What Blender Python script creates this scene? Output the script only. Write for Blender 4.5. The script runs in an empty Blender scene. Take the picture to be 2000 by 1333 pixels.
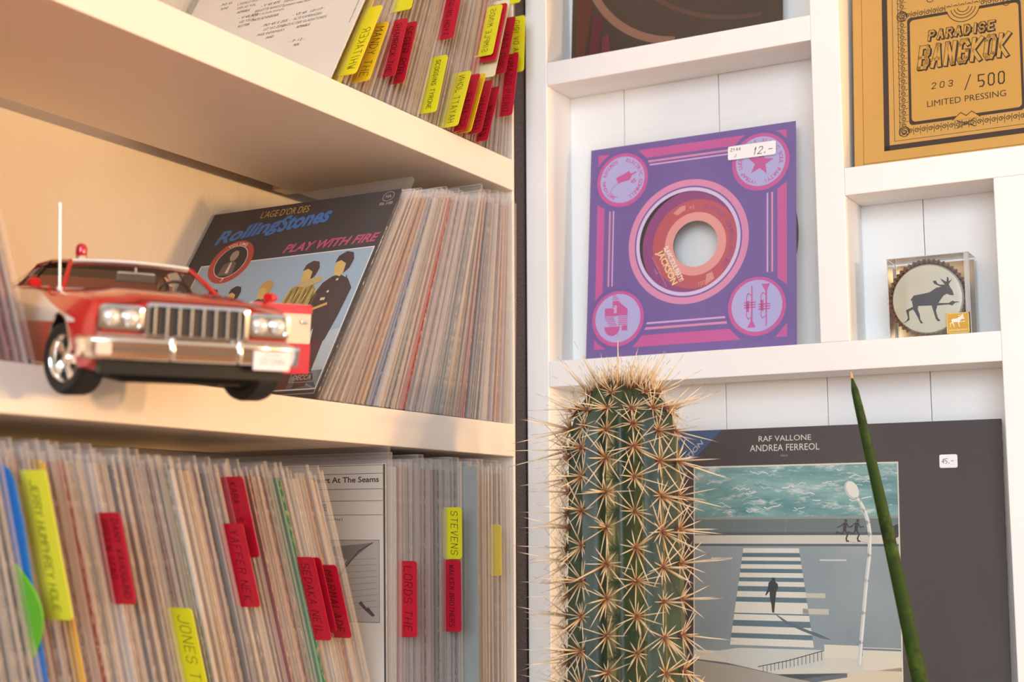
import bpy, bmesh, math, random
from mathutils import Vector, Matrix
from math import sin, cos, pi, radians, atan2, sqrt
random.seed(11)
sc = bpy.context.scene
COL = sc.collection

# ---------------------------------------------------------------- camera, sky, lights, exposure
def camera():
    yaw, pitch, roll = radians(29.232), radians(7.455), radians(-.249)
    f = Vector((-sin(yaw)*cos(pitch), cos(yaw)*cos(pitch), sin(pitch)))
    r = Vector((cos(yaw), sin(yaw), 0)); u = r.cross(f)
    r2 = r*cos(roll) + u*sin(roll); u2 = -r*sin(roll) + u*cos(roll)
    cd = bpy.data.cameras.new('camera'); c = bpy.data.objects.new('camera', cd); COL.objects.link(c)
    m = Matrix((r2, u2, -f)).transposed().to_4x4(); m.translation = Vector((0, 0, 1.5)); c.matrix_world = m
    cd.sensor_width = 36; cd.lens = 2800*36/2000; cd.clip_start = .02; cd.clip_end = 60
    cd.dof.use_dof = True; cd.dof.focus_distance = 1.06; cd.dof.aperture_fstop = 7.5; cd.dof.aperture_blades = 0
    sc.camera = c
camera()

def world():
    w = bpy.data.worlds.new('sky'); sc.world = w; w.use_nodes = True; nt = w.node_tree; nt.nodes.clear()
    out = nt.nodes.new('ShaderNodeOutputWorld'); bg = nt.nodes.new('ShaderNodeBackground')
    tc = nt.nodes.new('ShaderNodeTexCoord'); sx = nt.nodes.new('ShaderNodeSeparateXYZ'); cr = nt.nodes.new('ShaderNodeValToRGB')
    nt.links.new(tc.outputs['Generated'], sx.inputs[0]); ma = nt.nodes.new('ShaderNodeMath'); ma.operation = 'MULTIPLY_ADD'; ma.inputs[1].default_value = .5; ma.inputs[2].default_value = .5
    nt.links.new(sx.outputs['Z'], ma.inputs[0]); nt.links.new(ma.outputs[0], cr.inputs[0])
    e = cr.color_ramp.elements; e[0].position = 0; e[0].color = (.34, .20, .12, 1); e[1].position = 1; e[1].color = (.80, .88, 1.0, 1)
    for q, c in ((.47, (.46, .31, .21, 1)), (.54, (.80, .83, .88, 1))): k = e.new(q); k.color = c
    nt.links.new(cr.outputs[0], bg.inputs[0]); bg.inputs[1].default_value = .72
    nt.links.new(bg.outputs[0], out.inputs[0])
world()

def area(name, loc, target, sx_, sy_, power, col):
    ld = bpy.data.lights.new(name, 'AREA'); ld.shape = 'RECTANGLE'; ld.size = sx_; ld.size_y = sy_; ld.energy = power; ld.color = col
    o = bpy.data.objects.new(name, ld); COL.objects.link(o); o.location = loc
    o.rotation_euler = (Vector(target)-Vector(loc)).to_track_quat('-Z', 'Y').to_euler()
    return o
area('low_evening_sun_window', (1.25, 1.0, 1.62), (-.58, .86, 1.62), .08, .08, 15.5, (1, .56, .19))
area('low_evening_sun_second_window', (1.25, .60, 1.63), (-.58, .80, 1.62), .09, .09, 9, (1, .62, .30))
area('shop_window_daylight', (.7, -2.2, 2.3), (-.4, 1.0, 1.6), 2.4, 1.8, 102, (.74, .87, 1.0))
sc.view_settings.view_transform = 'Standard'; sc.view_settings.look = 'None'
sc.view_settings.exposure = 0; sc.view_settings.gamma = 1; sc.view_settings.use_curve_mapping = False
sc.cycles.transparent_max_bounces = 40; sc.cycles.max_bounces = 8; sc.cycles.diffuse_bounces = 4
sc.cycles.caustics_reflective = False; sc.cycles.caustics_refractive = False

# ---------------------------------------------------------------- materials
def rgb(h):
    h = h.lstrip('#'); v = [int(h[i:i+2], 16)/255 for i in (0, 2, 4)]
    return tuple([(c/12.92 if c <= .04045 else ((c+.055)/1.055)**2.4) for c in v]) + (1,)
MATS = {}
def newmat(name):
    m = bpy.data.materials.new(name); m.use_nodes = True; nt = m.node_tree
    return m, nt, nt.nodes['Principled BSDF'], nt.nodes['Material Output']
def N(nt, t, **kw):
    n = nt.nodes.new(t)
    for k, v in kw.items(): setattr(n, k, v)
    return n
def mixc(nt, fac, a, b):
    n = nt.nodes.new('ShaderNodeMix'); n.data_type = 'RGBA'
    for s, v in ((n.inputs[0], fac), (n.inputs[6], a), (n.inputs[7], b)):
        if isinstance(v, bpy.types.NodeSocket): nt.links.new(v, s)
        else: s.default_value = v
    return n.outputs[2]
def noise(nt, scale, detail=3, stretch=(1, 1, 1), rough=.5, coord='Object'):
    tc = N(nt, 'ShaderNodeTexCoord'); mp = N(nt, 'ShaderNodeMapping'); mp.inputs['Scale'].default_value = stretch
    n = N(nt, 'ShaderNodeTexNoise'); n.inputs['Scale'].default_value = scale; n.inputs['Detail'].default_value = detail; n.inputs['Roughness'].default_value = rough
    nt.links.new(tc.outputs[coord], mp.inputs[0]); nt.links.new(mp.outputs[0], n.inputs['Vector']); return n.outputs['Fac']
def ramp(nt, src, p0, p1, c0=(0, 0, 0, 1), c1=(1, 1, 1, 1)):
    r = N(nt, 'ShaderNodeValToRGB'); r.color_ramp.elements[0].position = p0; r.color_ramp.elements[1].position = p1
    r.color_ramp.elements[0].color = c0; r.color_ramp.elements[1].color = c1; nt.links.new(src, r.inputs[0]); return r.outputs[0]
def bump(nt, b, src, strength, dist=.001):
    n = N(nt, 'ShaderNodeBump'); n.inputs['Strength'].default_value = strength; n.inputs['Distance'].default_value = dist
    nt.links.new(src, n.inputs['Height']); nt.links.new(n.outputs[0], b.inputs['Normal'])
def plain(name, hexc, rough=.6, metal=0, coat=0, var=.06, scale=60, spec=.5):
    if name in MATS: return MATS[name]
    m, nt, b, o = newmat(name); c = rgb(hexc)
    n = noise(nt, scale, 4)
    d = tuple(max(0, x*(1-var*2)) for x in c[:3]) + (1,)
    nt.links.new(mixc(nt, n, c, d), b.inputs['Base Color'])
    b.inputs['Roughness'].default_value = rough; b.inputs['Metallic'].default_value = metal; b.inputs['Coat Weight'].default_value = coat
    b.inputs['Specular IOR Level'].default_value = spec
    MATS[name] = m; return m
def ink(hexc, rough=.65):
    return plain('print_'+hexc.strip('#')+('' if rough == .65 else '_g'), hexc, rough, var=.04, scale=300, spec=.3)
def paper(hexc):
    k = 'paper_'+hexc.strip('#')
    if k in MATS: return MATS[k]
    m, nt, b, o = newmat(k); c = rgb(hexc)
    g = N(nt, 'ShaderNodeNewGeometry'); tc = N(nt, 'ShaderNodeTexCoord')
    sx = N(nt, 'ShaderNodeSeparateXYZ'); nt.links.new(tc.outputs['Normal'], sx.inputs[0])
    ab = N(nt, 'ShaderNodeMath', operation='ABSOLUTE'); nt.links.new(sx.outputs['Y'], ab.inputs[0])
    lt = N(nt, 'ShaderNodeMath', operation='LESS_THAN'); nt.links.new(ab.outputs[0], lt.inputs[0]); lt.inputs[1].default_value = .6
    n1 = ramp(nt, noise(nt, 420, 5, (1, 1, .45), .75), .34, .50)
    edge = mixc(nt, n1, rgb('#e9d8b8'), tuple(x*.55 for x in c[:3])+(1,))
    face = mixc(nt, noise(nt, 14, 4), c, tuple(x*.86 for x in c[:3])+(1,))
    nt.links.new(mixc(nt, lt.outputs[0], face, edge), b.inputs['Base Color'])
    b.inputs['Roughness'].default_value = .7; b.inputs['Specular IOR Level'].default_value = .3
    MATS[k] = m; return m
def film(name, fac, hexc='#e9e2dc', rough=.22):
    if name in MATS: return MATS[name]
    m, nt, b, o = newmat(name)
    b.inputs['Base Color'].default_value = rgb(hexc); b.inputs['Roughness'].default_value = rough; b.inputs['Specular IOR Level'].default_value = .6
    t = N(nt, 'ShaderNodeBsdfTransparent'); mx = N(nt, 'ShaderNodeMixShader')
    n = ramp(nt, noise(nt, 9, 3, (1, 1, .3)), .3, .7, (fac*.7,)*3+(1,), (fac*1.3,)*3+(1,))
    nt.links.new(n, mx.inputs[0]); nt.links.new(t.outputs[0], mx.inputs[1]); nt.links.new(b.outputs[0], mx.inputs[2]); nt.links.new(mx.outputs[0], o.inputs[0])
    MATS[name] = m; return m
def white_paint(name='white_paint', hexc='#f1ece6', stretch=(1, .12, 1)):
    m, nt, b, o = newmat(name); c = rgb(hexc)
    n = noise(nt, 90, 5, stretch, .6); n2 = ramp(nt, noise(nt, 7, 3), .35, .7)
    nt.links.new(mixc(nt, n2, c, tuple(x*.955 for x in c[:3])+(1,)), b.inputs['Base Color'])
    b.inputs['Roughness'].default_value = .42; bump(nt, b, n, .22, .0008); return m
M_WHITE = white_paint('white_paint_long', '#f3e9dc')
M_WHITEZ = white_paint('white_paint_upright', '#f4f2ef', (1, 1, .12))
M_WHITEX = white_paint('white_paint_across', '#f4f2ef', (.12, 1, 1))
def plaster():
    m, nt, b, o = newmat('plaster_wall'); c = rgb('#efe6d8')
    n = noise(nt, 70, 6, (1, 1, .35), .65); n2 = noise(nt, 9, 4, (1, 1, .5), .6)
    nt.links.new(mixc(nt, n2, c, rgb('#e0d3c1')), b.inputs['Base Color']); b.inputs['Roughness'].default_value = .8
    bump(nt, b, n, .55, .0025); return m
M_PLASTER = plaster()
def speckled_black():
    m, nt, b, o = newmat('black_speckled_board')
    n = ramp(nt, noise(nt, 900, 3), .45, .8); nt.links.new(mixc(nt, n, rgb('#26232a'), rgb('#6a6068')), b.inputs['Base Color'])
    b.inputs['Roughness'].default_value = .8; bump(nt, b, noise(nt, 700, 3), .5, .001); return m
M_BLACK = speckled_black()
M_FILM = film('clear_sleeve_film', .085)
M_FILMX = film('thin_outer_film', .05, '#f4f1ec', .12)
M_SEAM = film('welded_film_seam', .24, '#e6d8cc', .25)
M_CHROME = plain('chrome', '#f4efe8', .15, 1, var=.0)
M_RED = plain('red_car_lacquer', '#cf0710', .22, 0, 1, var=.02)
M_TYRE = plain('black_tyre_rubber', '#151414', .55, var=.05)
M_DARK = plain('black_plastic', '#0d0c0d', .45)
M_CREAM = plain('cream_plastic', '#efe2d2', .4)
def glassy(name, hexc='#ffffff', fac=.16):
    m, nt, b, o = newmat(name); gl = N(nt, 'ShaderNodeBsdfGlossy'); gl.inputs['Roughness'].default_value = .03
    t = N(nt, 'ShaderNodeBsdfTransparent'); t.inputs[0].default_value = rgb(hexc)
    lw = N(nt, 'ShaderNodeLayerWeight'); lw.inputs[0].default_value = .25; mx = N(nt, 'ShaderNodeMixShader')
    r = ramp(nt, lw.outputs['Fresnel'], 0, 1, (fac*.5,)*3+(1,), (.9, .9, .9, 1))
    nt.links.new(r, mx.inputs[0]); nt.links.new(t.outputs[0], mx.inputs[1]); nt.links.new(gl.outputs[0], mx.inputs[2]); nt.links.new(mx.outputs[0], o.inputs[0]); return m
M_GLASS = glassy('clear_car_glass', '#f4efe8')
M_BOX = glassy('clear_acrylic', '#fbfaf8', .12)

# ---------------------------------------------------------------- object helpers
def link(o, parent=None):
    COL.objects.link(o)
    if parent is not None: o.parent = parent
    return o
def tag(o, label=None, cat=None, group=None, kind=None):
    for k, v in (('label', label), ('category', cat), ('group', group), ('kind', kind)):
        if v: o[k] = v
    return o
def empty(name, loc=(0, 0, 0), rot=None, **kw):
    o = bpy.data.objects.new(name, None); o.empty_display_size = .02; link(o); o.location = loc
    if rot is not None: o.rotation_euler = rot
    return tag(o, **kw)
class MB:
    def __init__(s): s.v = []; s.f = []; s.m = []
    def add(s, vs, fs, m=0):
        b = len(s.v); s.v += [tuple(v) for v in vs]; s.f += [[b+i for i in f] for f in fs]; s.m += [m]*len(fs)
    def box(s, x0, x1, y0, y1, z0, z1, m=0):
        s.add([(x, y, z) for x in (x0, x1) for y in (y0, y1) for z in (z0, z1)],
              [(0, 1, 3, 2), (4, 6, 7, 5), (0, 4, 5, 1), (2, 3, 7, 6), (0, 2, 6, 4), (1, 5, 7, 3)], m)
    def lathe(s, prof, n=32, o=(0, 0, 0), ax='z', m=0, cap=True):
        def pt(r, h, a):
            c, d = r*cos(a), r*sin(a)
            p = {'z': (c, d, h), 'y': (c, h, d), 'x': (h, c, d)}[ax]
            return (p[0]+o[0], p[1]+o[1], p[2]+o[2])
        vs = [pt(r, h, 2*pi*i/n) for r, h in prof for i in range(n)]
        fs = [(k*n+i, k*n+(i+1) % n, (k+1)*n+(i+1) % n, (k+1)*n+i) for k in range(len(prof)-1) for i in range(n)]
        if cap:
            fs.append(tuple(range(n))[::-1]); fs.append(tuple((len(prof)-1)*n+i for i in range(n)))
        s.add(vs, fs, m)
    def tube(s, pts, r, n=8, m=0):
        pts = [Vector(p) for p in pts]; rs = r if isinstance(r, (list, tuple)) else [r]*len(pts)
        vs = []
        for i, p in enumerate(pts):
            d = (pts[min(i+1, len(pts)-1)]-pts[max(i-1, 0)]).normalized()
            a = d.orthogonal() if i == 0 else (a - d*a.dot(d))
            a.normalize(); b = d.cross(a)
            vs += [p+(a*cos(2*pi*k/n)+b*sin(2*pi*k/n))*rs[i] for k in range(n)]
        fs = [(j*n+k, j*n+(k+1) % n, (j+1)*n+(k+1) % n, (j+1)*n+k) for j in range(len(pts)-1) for k in range(n)]
        fs += [tuple(range(n))[::-1], tuple((len(pts)-1)*n+k for k in range(n))]
        s.add(vs, fs, m)
    def grid(s, rows, m=0, closed=False):
        n = len(rows[0]); vs = [p for r in rows for p in r]
        fs = [(j*n+k, j*n+(k+1) % n, (j+1)*n+(k+1) % n, (j+1)*n+k) for j in range(len(rows)-1) for k in range(n if closed else n-1)]
        s.add(vs, fs, m)
    def prism(s, poly, h0, h1, ax='y', m=0):
        def P(a, b, h): return {'y': (a, h, b), 'x': (h, a, b), 'z': (a, b, h)}[ax]
        n = len(poly); vs = [P(a, b, h0) for a, b in poly]+[P(a, b, h1) for a, b in poly]
        s.add(vs, [tuple(range(n)), tuple(range(2*n-1, n-1, -1))]+[(i, (i+1) % n, n+(i+1) % n, n+i) for i in range(n)], m)
    def xf(s, M):
        s.v = [tuple(M @ Vector(v)) for v in s.v]; return s
    def mesh(s, name, mats, smooth=False, bev=0, seg=2, sc_=1, fix=True, ang=40):
        me = bpy.data.meshes.new(name); me.from_pydata([(a*sc_, b*sc_, c*sc_) for a, b, c in s.v], [], s.f)
        for m in (mats if isinstance(mats, (list, tuple)) else [mats]): me.materials.append(m)
        me.polygons.foreach_set('material_index', s.m)
        if fix or bev:
            bm = bmesh.new(); bm.from_mesh(me)
            if fix: bmesh.ops.recalc_face_normals(bm, faces=bm.faces)
            if bev: bmesh.ops.bevel(bm, geom=[e for e in bm.edges if len(e.link_faces) == 2 and e.calc_face_angle(0) > .6], offset=bev*sc_, segments=seg, affect='EDGES', profile=.5)
            bm.to_mesh(me); bm.free()
        if smooth:
            me.polygons.foreach_set('use_smooth', [True]*len(me.polygons)); me.set_sharp_from_angle(angle=radians(ang))
        me.update(); return me
    def build(s, name, mats, parent=None, **kw):
        return link(bpy.data.objects.new(name, s.mesh(name, mats, **kw)), parent)
def boxobj(name, mat, x0, x1, y0, y1, z0, z1, parent=None, bev=.0008):
    b = MB(); b.box(x0, x1, y0, y1, z0, z1); return b.build(name, mat, parent, bev=bev)

# ---- lettering: Blender's own font as flat faces, and a hand drawn stroke alphabet
_FT = {}
def fglyph(ch, bold=0, shear=0):
    k = (ch, bold, shear)
    if k in _FT: return _FT[k]
    cu = bpy.data.curves.new('t', 'FONT'); cu.body = ch; cu.offset = bold; cu.shear = shear; cu.resolution_u = 3; cu.fill_mode = 'FRONT'
    o = bpy.data.objects.new('t', cu); COL.objects.link(o)
    dg = bpy.context.evaluated_depsgraph_get(); me = bpy.data.meshes.new_from_object(o.evaluated_get(dg))
    r = ([(v.co.x, v.co.y) for v in me.vertices], [tuple(p.vertices) for p in me.polygons])
    bpy.data.objects.remove(o); bpy.data.curves.remove(cu); bpy.data.meshes.remove(me); _FT[k] = r; return r
ST = dict(A="002640;1232", B="00063645443303;3342413000", C="4536160501103041", D="00062644422000", E="40000646;0333", F="000646;0333", G="4536160501103041432 3".replace(' ', ''),
    H="0006;4046;0343", I="1016", J="4641301001", K="0006;460340", L="060040", M="0006234640", N="00064046", O="103041453616050110", P="00063645443303", Q="103041453616050110;2240",
    R="00063645443303;2340", S="453616050413334241301001", T="0646;2620", U="060110304146", V="062046", W="0610243046", X="0046;0640", Y="062346;2320", Z="06460040")
ST.update({'0': ST['O'], '1': "142620", '2': "05163645440040", '3': "05163645443313;334241301001", '4': "30360242", '5': "4606033342413010", '7': "064610", '-': "0343", '/': "0046", '.': "2021", '=': "0242;0444", '!': "2622;2120"})
class Print:
    """flat ink on a sheet: u right, v up, in millimetres; each layer a hair above the last"""
    def __init__(s, y0=0): s.mb = MB(); s.mats = []; s.y0 = y0; s.step = .05
    def mi(s, c):
        m = ink(c) if isinstance(c, str) else c
        if m not in s.mats: s.mats.append(m)
        return s.mats.index(m)
    def P(s, u, v, L): return (u, -(s.y0+L*s.step), v)
    def poly(s, pts, c, L=1): s.mb.add([s.P(u, v, L) for u, v in pts], [tuple(range(len(pts)))], s.mi(c))
    def rect(s, u0, v0, u1, v1, c, L=1): s.poly([(u0, v0), (u1, v0), (u1, v1), (u0, v1)], c, L)
    def rrect(s, u0, v0, u1, v1, r, c, L=1, n=5):
        p = []
        for cx, cy, a0 in ((u1-r, v0+r, -90), (u1-r, v1-r, 0), (u0+r, v1-r, 90), (u0+r, v0+r, 180)):
            p += [(cx+r*cos(radians(a0+90*i/n)), cy+r*sin(radians(a0+90*i/n))) for i in range(n+1)]
        s.poly(p, c, L)
    def ell(s, cu, cv, ru, rv, c, L=1, rot=0, n=48, a0=0, a1=360):
        e = [(ru*cos(radians(a0+(a1-a0)*i/n)), rv*sin(radians(a0+(a1-a0)*i/n))) for i in range(n+(a1-a0 < 360))]
        ca, sa = cos(radians(rot)), sin(radians(rot)); s.poly([(cu+x*ca-y*sa, cv+x*sa+y*ca) for x, y in e], c, L)
    def ring(s, cu, cv, r0, r1, c, L=1, n=64, a0=0, a1=360):
        k = n+(a1-a0 < 360); vs = [s.P(cu+r*cos(radians(a0+(a1-a0)*i/n)), cv+r*sin(radians(a0+(a1-a0)*i/n)), L) for r in (r0, r1) for i in range(k)]
        s.mb.add(vs, [(i, (i+1) % k, k+(i+1) % k, k+i) for i in range(n)], s.mi(c))
    def line(s, pts, w, c, L=1):
        for (a, b), (p, q) in zip(pts, pts[1:]):
            d = sqrt((p-a)**2+(q-b)**2) or 1; dx, dy = (p-a)/d*w/2, (q-b)/d*w/2
            s.poly([(a-dx+dy, b-dy-dx), (p+dx+dy, q+dy-dx), (p+dx-dy, q+dy+dx), (a-dx-dy, b-dy+dx)], c, L)
    def frame(s, u0, v0, u1, v1, w, c, L=1): s.line([(u0, v0), (u1, v0), (u1, v1), (u0, v1), (u0, v0)], w, c, L)
    def ftext(s, txt, u, v, w, h, c, L=2, bold=0, shear=0, rot=0, arch=0):
        """font text fitted into w x h millimetres from the lower left corner (u, v)"""
        vs, fs = fglyph(txt, bold, shear)
        x0, x1 = min(p[0] for p in vs), max(p[0] for p in vs); y0, y1 = min(p[1] for p in vs), max(p[1] for p in vs)
        if not w: w = (x1-x0)/(y1-y0)*h
        ca, sa = cos(radians(rot)), sin(radians(rot)); out = []
        for x, y in vs:
            a, b = (x-x0)/(x1-x0)*w, (y-y0)/(y1-y0)*h + arch*sin(pi*(x-x0)/(x1-x0))
            out.append(s.P(u+a*ca-b*sa, v+a*sa+b*ca, L))
        s.mb.add(out, fs, s.mi(c))
    def arc(s, txt, cu, cv, r, a0, a1, h, c, L=3, bold=.01, inward=False):
        """letters set around a circle, from angle a0 to a1"""
        n = len(txt)
        for i, ch in enumerate(txt):
            if ch == ' ': continue
            a = a0+(a1-a0)*(i+.5)/n; vs, fs = fglyph(ch, bold)
            xm = (min(p[0] for p in vs)+max(p[0] for p in vs))/2; k = h/.7
            t = radians(a-90 if not inward else a+90); ca, sa = cos(t), sin(t)
            rr = r if not inward else r+h
            ou, ov = cu+rr*cos(radians(a)), cv+rr*sin(radians(a))
            s.mb.add([s.P(ou+(x-xm)*k*ca-y*k*sa, ov+(x-xm)*k*sa+y*k*ca, L) for x, y in vs], fs, s.mi(c))
    def hand(s, txt, o, du, dv, size, w, c, L=2, adv=1.35, jit=.25, wide=.8, outline=None):
        """hand lettering: du = reading direction, dv = letter up; size = cap height"""
        x = 0
        for ch in txt:
            if ch != ' ' and ch in ST:
                jj = lambda: random.uniform(-jit, jit)
                for st in ST[ch].split(';'):
                    pts = []
                    for i in range(0, len(st)-1, 2):
                        a, b = (int(st[i])+jj()*.6)/6*size*wide, (int(st[i+1])+jj()*.6)/6*size
                        pts.append((o[0]+(x+a)*du[0]+b*dv[0], o[1]+(x+a)*du[1]+b*dv[1]))
                    s.line(pts, w, c, L)
            x += size*adv*(.5 if ch in 'I ' else .8)*wide
        return x
    def build(s, name, parent, loc=None):
        o = s.mb.build(name, s.mats, parent, sc_=.001, fix=False)
        if loc: o.location = loc
        return o
def hlen(txt, size, adv=1.35, wide=.8): return sum(size*adv*(.5 if ch in 'I ' else .8)*wide for ch in txt)

# ---------------------------------------------------------------- room shell
XL, YR, YB, WX = -.5801, 1.0616, 1.1045, -.768
tag(boxobj('wall_left', M_PLASTER, WX-.12, WX, -1.6, 1.30, 0, 2.9, bev=0), kind='structure')
tag(boxobj('wall_back', M_PLASTER, WX, 2.6, 1.125, 1.25, 0, 2.9, bev=0), kind='structure')
M_FLOOR = plain('oak_floor', '#b07a4c', .5, var=.15, scale=8); M_CEIL = plain('ceiling_paint', '#efece6', .8)
tag(boxobj('floor', M_FLOOR, -1.0, 3.2, -3.0, 1.25, -.05, 0, bev=0), kind='structure')
tag(boxobj('ceiling', M_CEIL, -1.0, 3.2, -3.0, 1.25, 2.9, 2.95, bev=0), kind='structure')

# ---------------------------------------------------------------- left shelving
ls = empty('record_shelf', (XL, .4, 0), label='white painted plank shelving along the left wall full of singles', cat='shelf')
def lbox(name, x0, x1, y0, y1, z0, z1, m=M_WHITE): return boxobj(name, m, x0-XL, x1-XL, y0-.4, y1-.4, z0, z1, ls)
for z0, z1 in ((1.333, 1.360), (1.5591, 1.5860), (1.7848, 1.8113), (2.010, 2.036)): lbox('shelf_board', -.7445, XL, -.25, 1.0405, z0, z1)
lbox('side_panel', -.7665, XL-.0006, 1.0405, 1.0432, 1.30, 2.25)
lbox('side_panel', -.7665, XL, -.275, -.25, 1.30, 2.25)
for z0 in (1.5591, 1.7848):
    for y in (-.1, .25, .60, .95): lbox('wall_bracket', -.7675, -.7445, y, y+.02, z0+.004, z0+.018)
bs = boxobj('trim_1', M_BLACK, -.64, XL-.001, 1.0445, 1.0935, .6, 2.85, bev=0); tag(bs, kind='structure')

# ---------------------------------------------------------------- right display shelf
rs = empty('display_shelf', (-.58, YR, 0), label='white compartment shelf of square cubbies on the right-hand wall', cat='shelf')
def rbox(name, x0, x1, z0, z1, m, y0=YR, y1=YB+.002, bev=.0007): return boxobj(name, m, x0+.58, x1+.58, y0-YR, y1-YR, z0, z1, rs, bev)
rbox('post', -.5795, -.5585, 1.18, 2.3, M_WHITEZ)
rbox('post', -.3245, -.3017, 1.6395, 2.3, M_WHITEZ)
rbox('post', -.1920, -.1700, 1.18, 1.7518, M_WHITEZ)
rbox('post', .072, .094, 1.18, 2.3, M_WHITEZ)
rbox('shelf_board', -.5585, -.3245, 1.8793, 1.8998, M_WHITEX)
rbox('shelf_board', -.5585, -.1920, 1.6175, 1.6395, M_WHITEX)
rbox('shelf_board', -.3017, .072, 1.7518, 1.7734, M_WHITEX)
rbox('shelf_board', -.1700, .072, 1.48, 1.50, M_WHITEX)
rbox('shelf_board', -.5585, -.1920, 1.236, 1.2575, M_WHITEX)
rbox('shelf_board', -.3245+.0228, .072, 2.10, 2.12, M_WHITEX); rbox('shelf_board', -.5585, -.3245, 2.10, 2.12, M_WHITEX)
M_PLANK = white_paint('white_paint_back', '#f6f5f2', (1, 1, .1))
for a, b in zip((-.5795, -.5065, -.419, -.334, -.2535, -.172, -.09, -.01), (-.5065, -.419, -.334, -.2535, -.172, -.09, -.01, .094)):
    rbox('back_plank', a+.00025, b-.00025, 1.18, 2.3, M_PLANK, YB+.002+random.uniform(0, .0006), YB+.012, .0004)

# ---------------------------------------------------------------- singles: builders
SW, SH = .184, .184          # paper sleeve
_PM = {}
def sleeve_mesh(hexc, thick, bow):
    k = (hexc, thick, bow)
    if k not in _PM:
        b = MB(); n = 5
        def sheet(y0, y1, dx, dz):
            rows = []
            for i in range(n+1):
                z = .0005 + (SH-dz)*i/n; o = bow*sin(pi*i/n)
                rows.append([(-SW, y0+o, z), (dx, y0+o, z), (dx, y1+o, z), (-SW, y1+o, z)])
            b.grid(rows, 0, True); b.add(rows[0], [(0, 1, 2, 3)]); b.add(rows[-1], [(0, 1, 2, 3)])
        sheet(0, thick*.28, -.0002, 0); sheet(thick*.42, thick*.62, -.0012, .001); sheet(thick*.74, thick, -.0006, .0005)
        _PM[k] = b.mesh('paper_sleeve', paper(hexc), fix=False)
    return _PM[k]
_FM = {}
def film_mesh(thick, bow, fx, h, seam=True):
    k = (thick, bow, fx, h, seam)
    if k not in _FM:
        b = MB(); n = 5; y0, y1 = -.0003, thick+.0003; rows = []
        for i in range(n+1):
            z = .0001+h*i/n; o = bow*sin(pi*i/n); rows.append([(-.1865, y0+o, z), (fx, y0+o, z), (fx, y1+o, z), (-.1865, y1+o, z)])
        b.grid(rows, 0, True)
        b.f = [f for f in b.f]; nm = len(b.f)
        for q in range(nm):
            if q % 4 == 1: b.m[q] = 1
        b.add([rows[-1][0], rows[-1][1], (fx, y0+.0003, h-.0006), (-.1865, y0+.0003, h-.0006)], [(0, 1, 2, 3)], 1)
        _FM[k] = b.mesh('plastic_cover', [M_FILM, M_SEAM], fix=False)
    return _FM[k]
def interp(t, x):
    if x <= t[0][0]: return t[0][1]
    for (a, p), (b, q) in zip(t, t[1:]):
        if x <= b: return p+(q-p)*(x-a)/(b-a)
    return t[-1][1]
def record(y, z, th, label, group, hexc, thick=.0018, bow=0, fx=.004, fh=.193, cover=True, xo=0):
    r = empty('single_record', (XL-.0045, y, z+max(0, thick*sin(radians(th)))+.0003), (-radians(th), 0, 0), label=label, cat='record', group=group)
    link(bpy.data.objects.new('paper_sleeve', sleeve_mesh(hexc, thick, bow)), r).location = (xo, 0, 0)
    if cover: link(bpy.data.objects.new('plastic_cover', film_mesh(thick, bow, fx, fh)), r)
    return r
CREAMS = ['#e3d2b4', '#d6c19c', '#c9ad85', '#b89a78', '#dccab0', '#efe5d3', '#a88b70', '#cbb6a0', '#d9bfae', '#8d7462', '#e8dcc8', '#c2a27e', '#b7a592']
THM = [(.772, 32), (.872, 21.5), (.92, 17.5), (.97, 10), (1.036, 1.5)]
THU = [(.78, 29), (.85, 22), (.93, 19), (.98, 15), (1.015, 8), (1.036, 3)]
THL = [(.50, -15), (.62, -17), (.74, -20), (.853, -21.5), (.8531, -.9), (.90, -.9), (1.04, -.5)]
USED = set()
ORD = 'first second third fourth fifth sixth seventh eighth ninth tenth eleventh twelfth'.split()
def colour_word(h):
    import colorsys
    v = [int(h.lstrip('#')[i:i+2], 16)/255 for i in (0, 2, 4)]; hh, ss, vv = colorsys.rgb_to_hsv(*v); hh *= 360
    if vv < .36: return 'dark'
    if ss < .12: return 'pale grey' if vv > .7 else 'grey'
    if 200 < hh < 330: return 'lilac' if hh > 255 else 'blue-grey'
    if hh < 20 or hh >= 330: return ('pinkish' if vv > .6 else 'maroon')
    if ss > .48: return 'golden'
    return 'cream' if vv > .84 else ('tan' if vv > .66 else 'brown')
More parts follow.
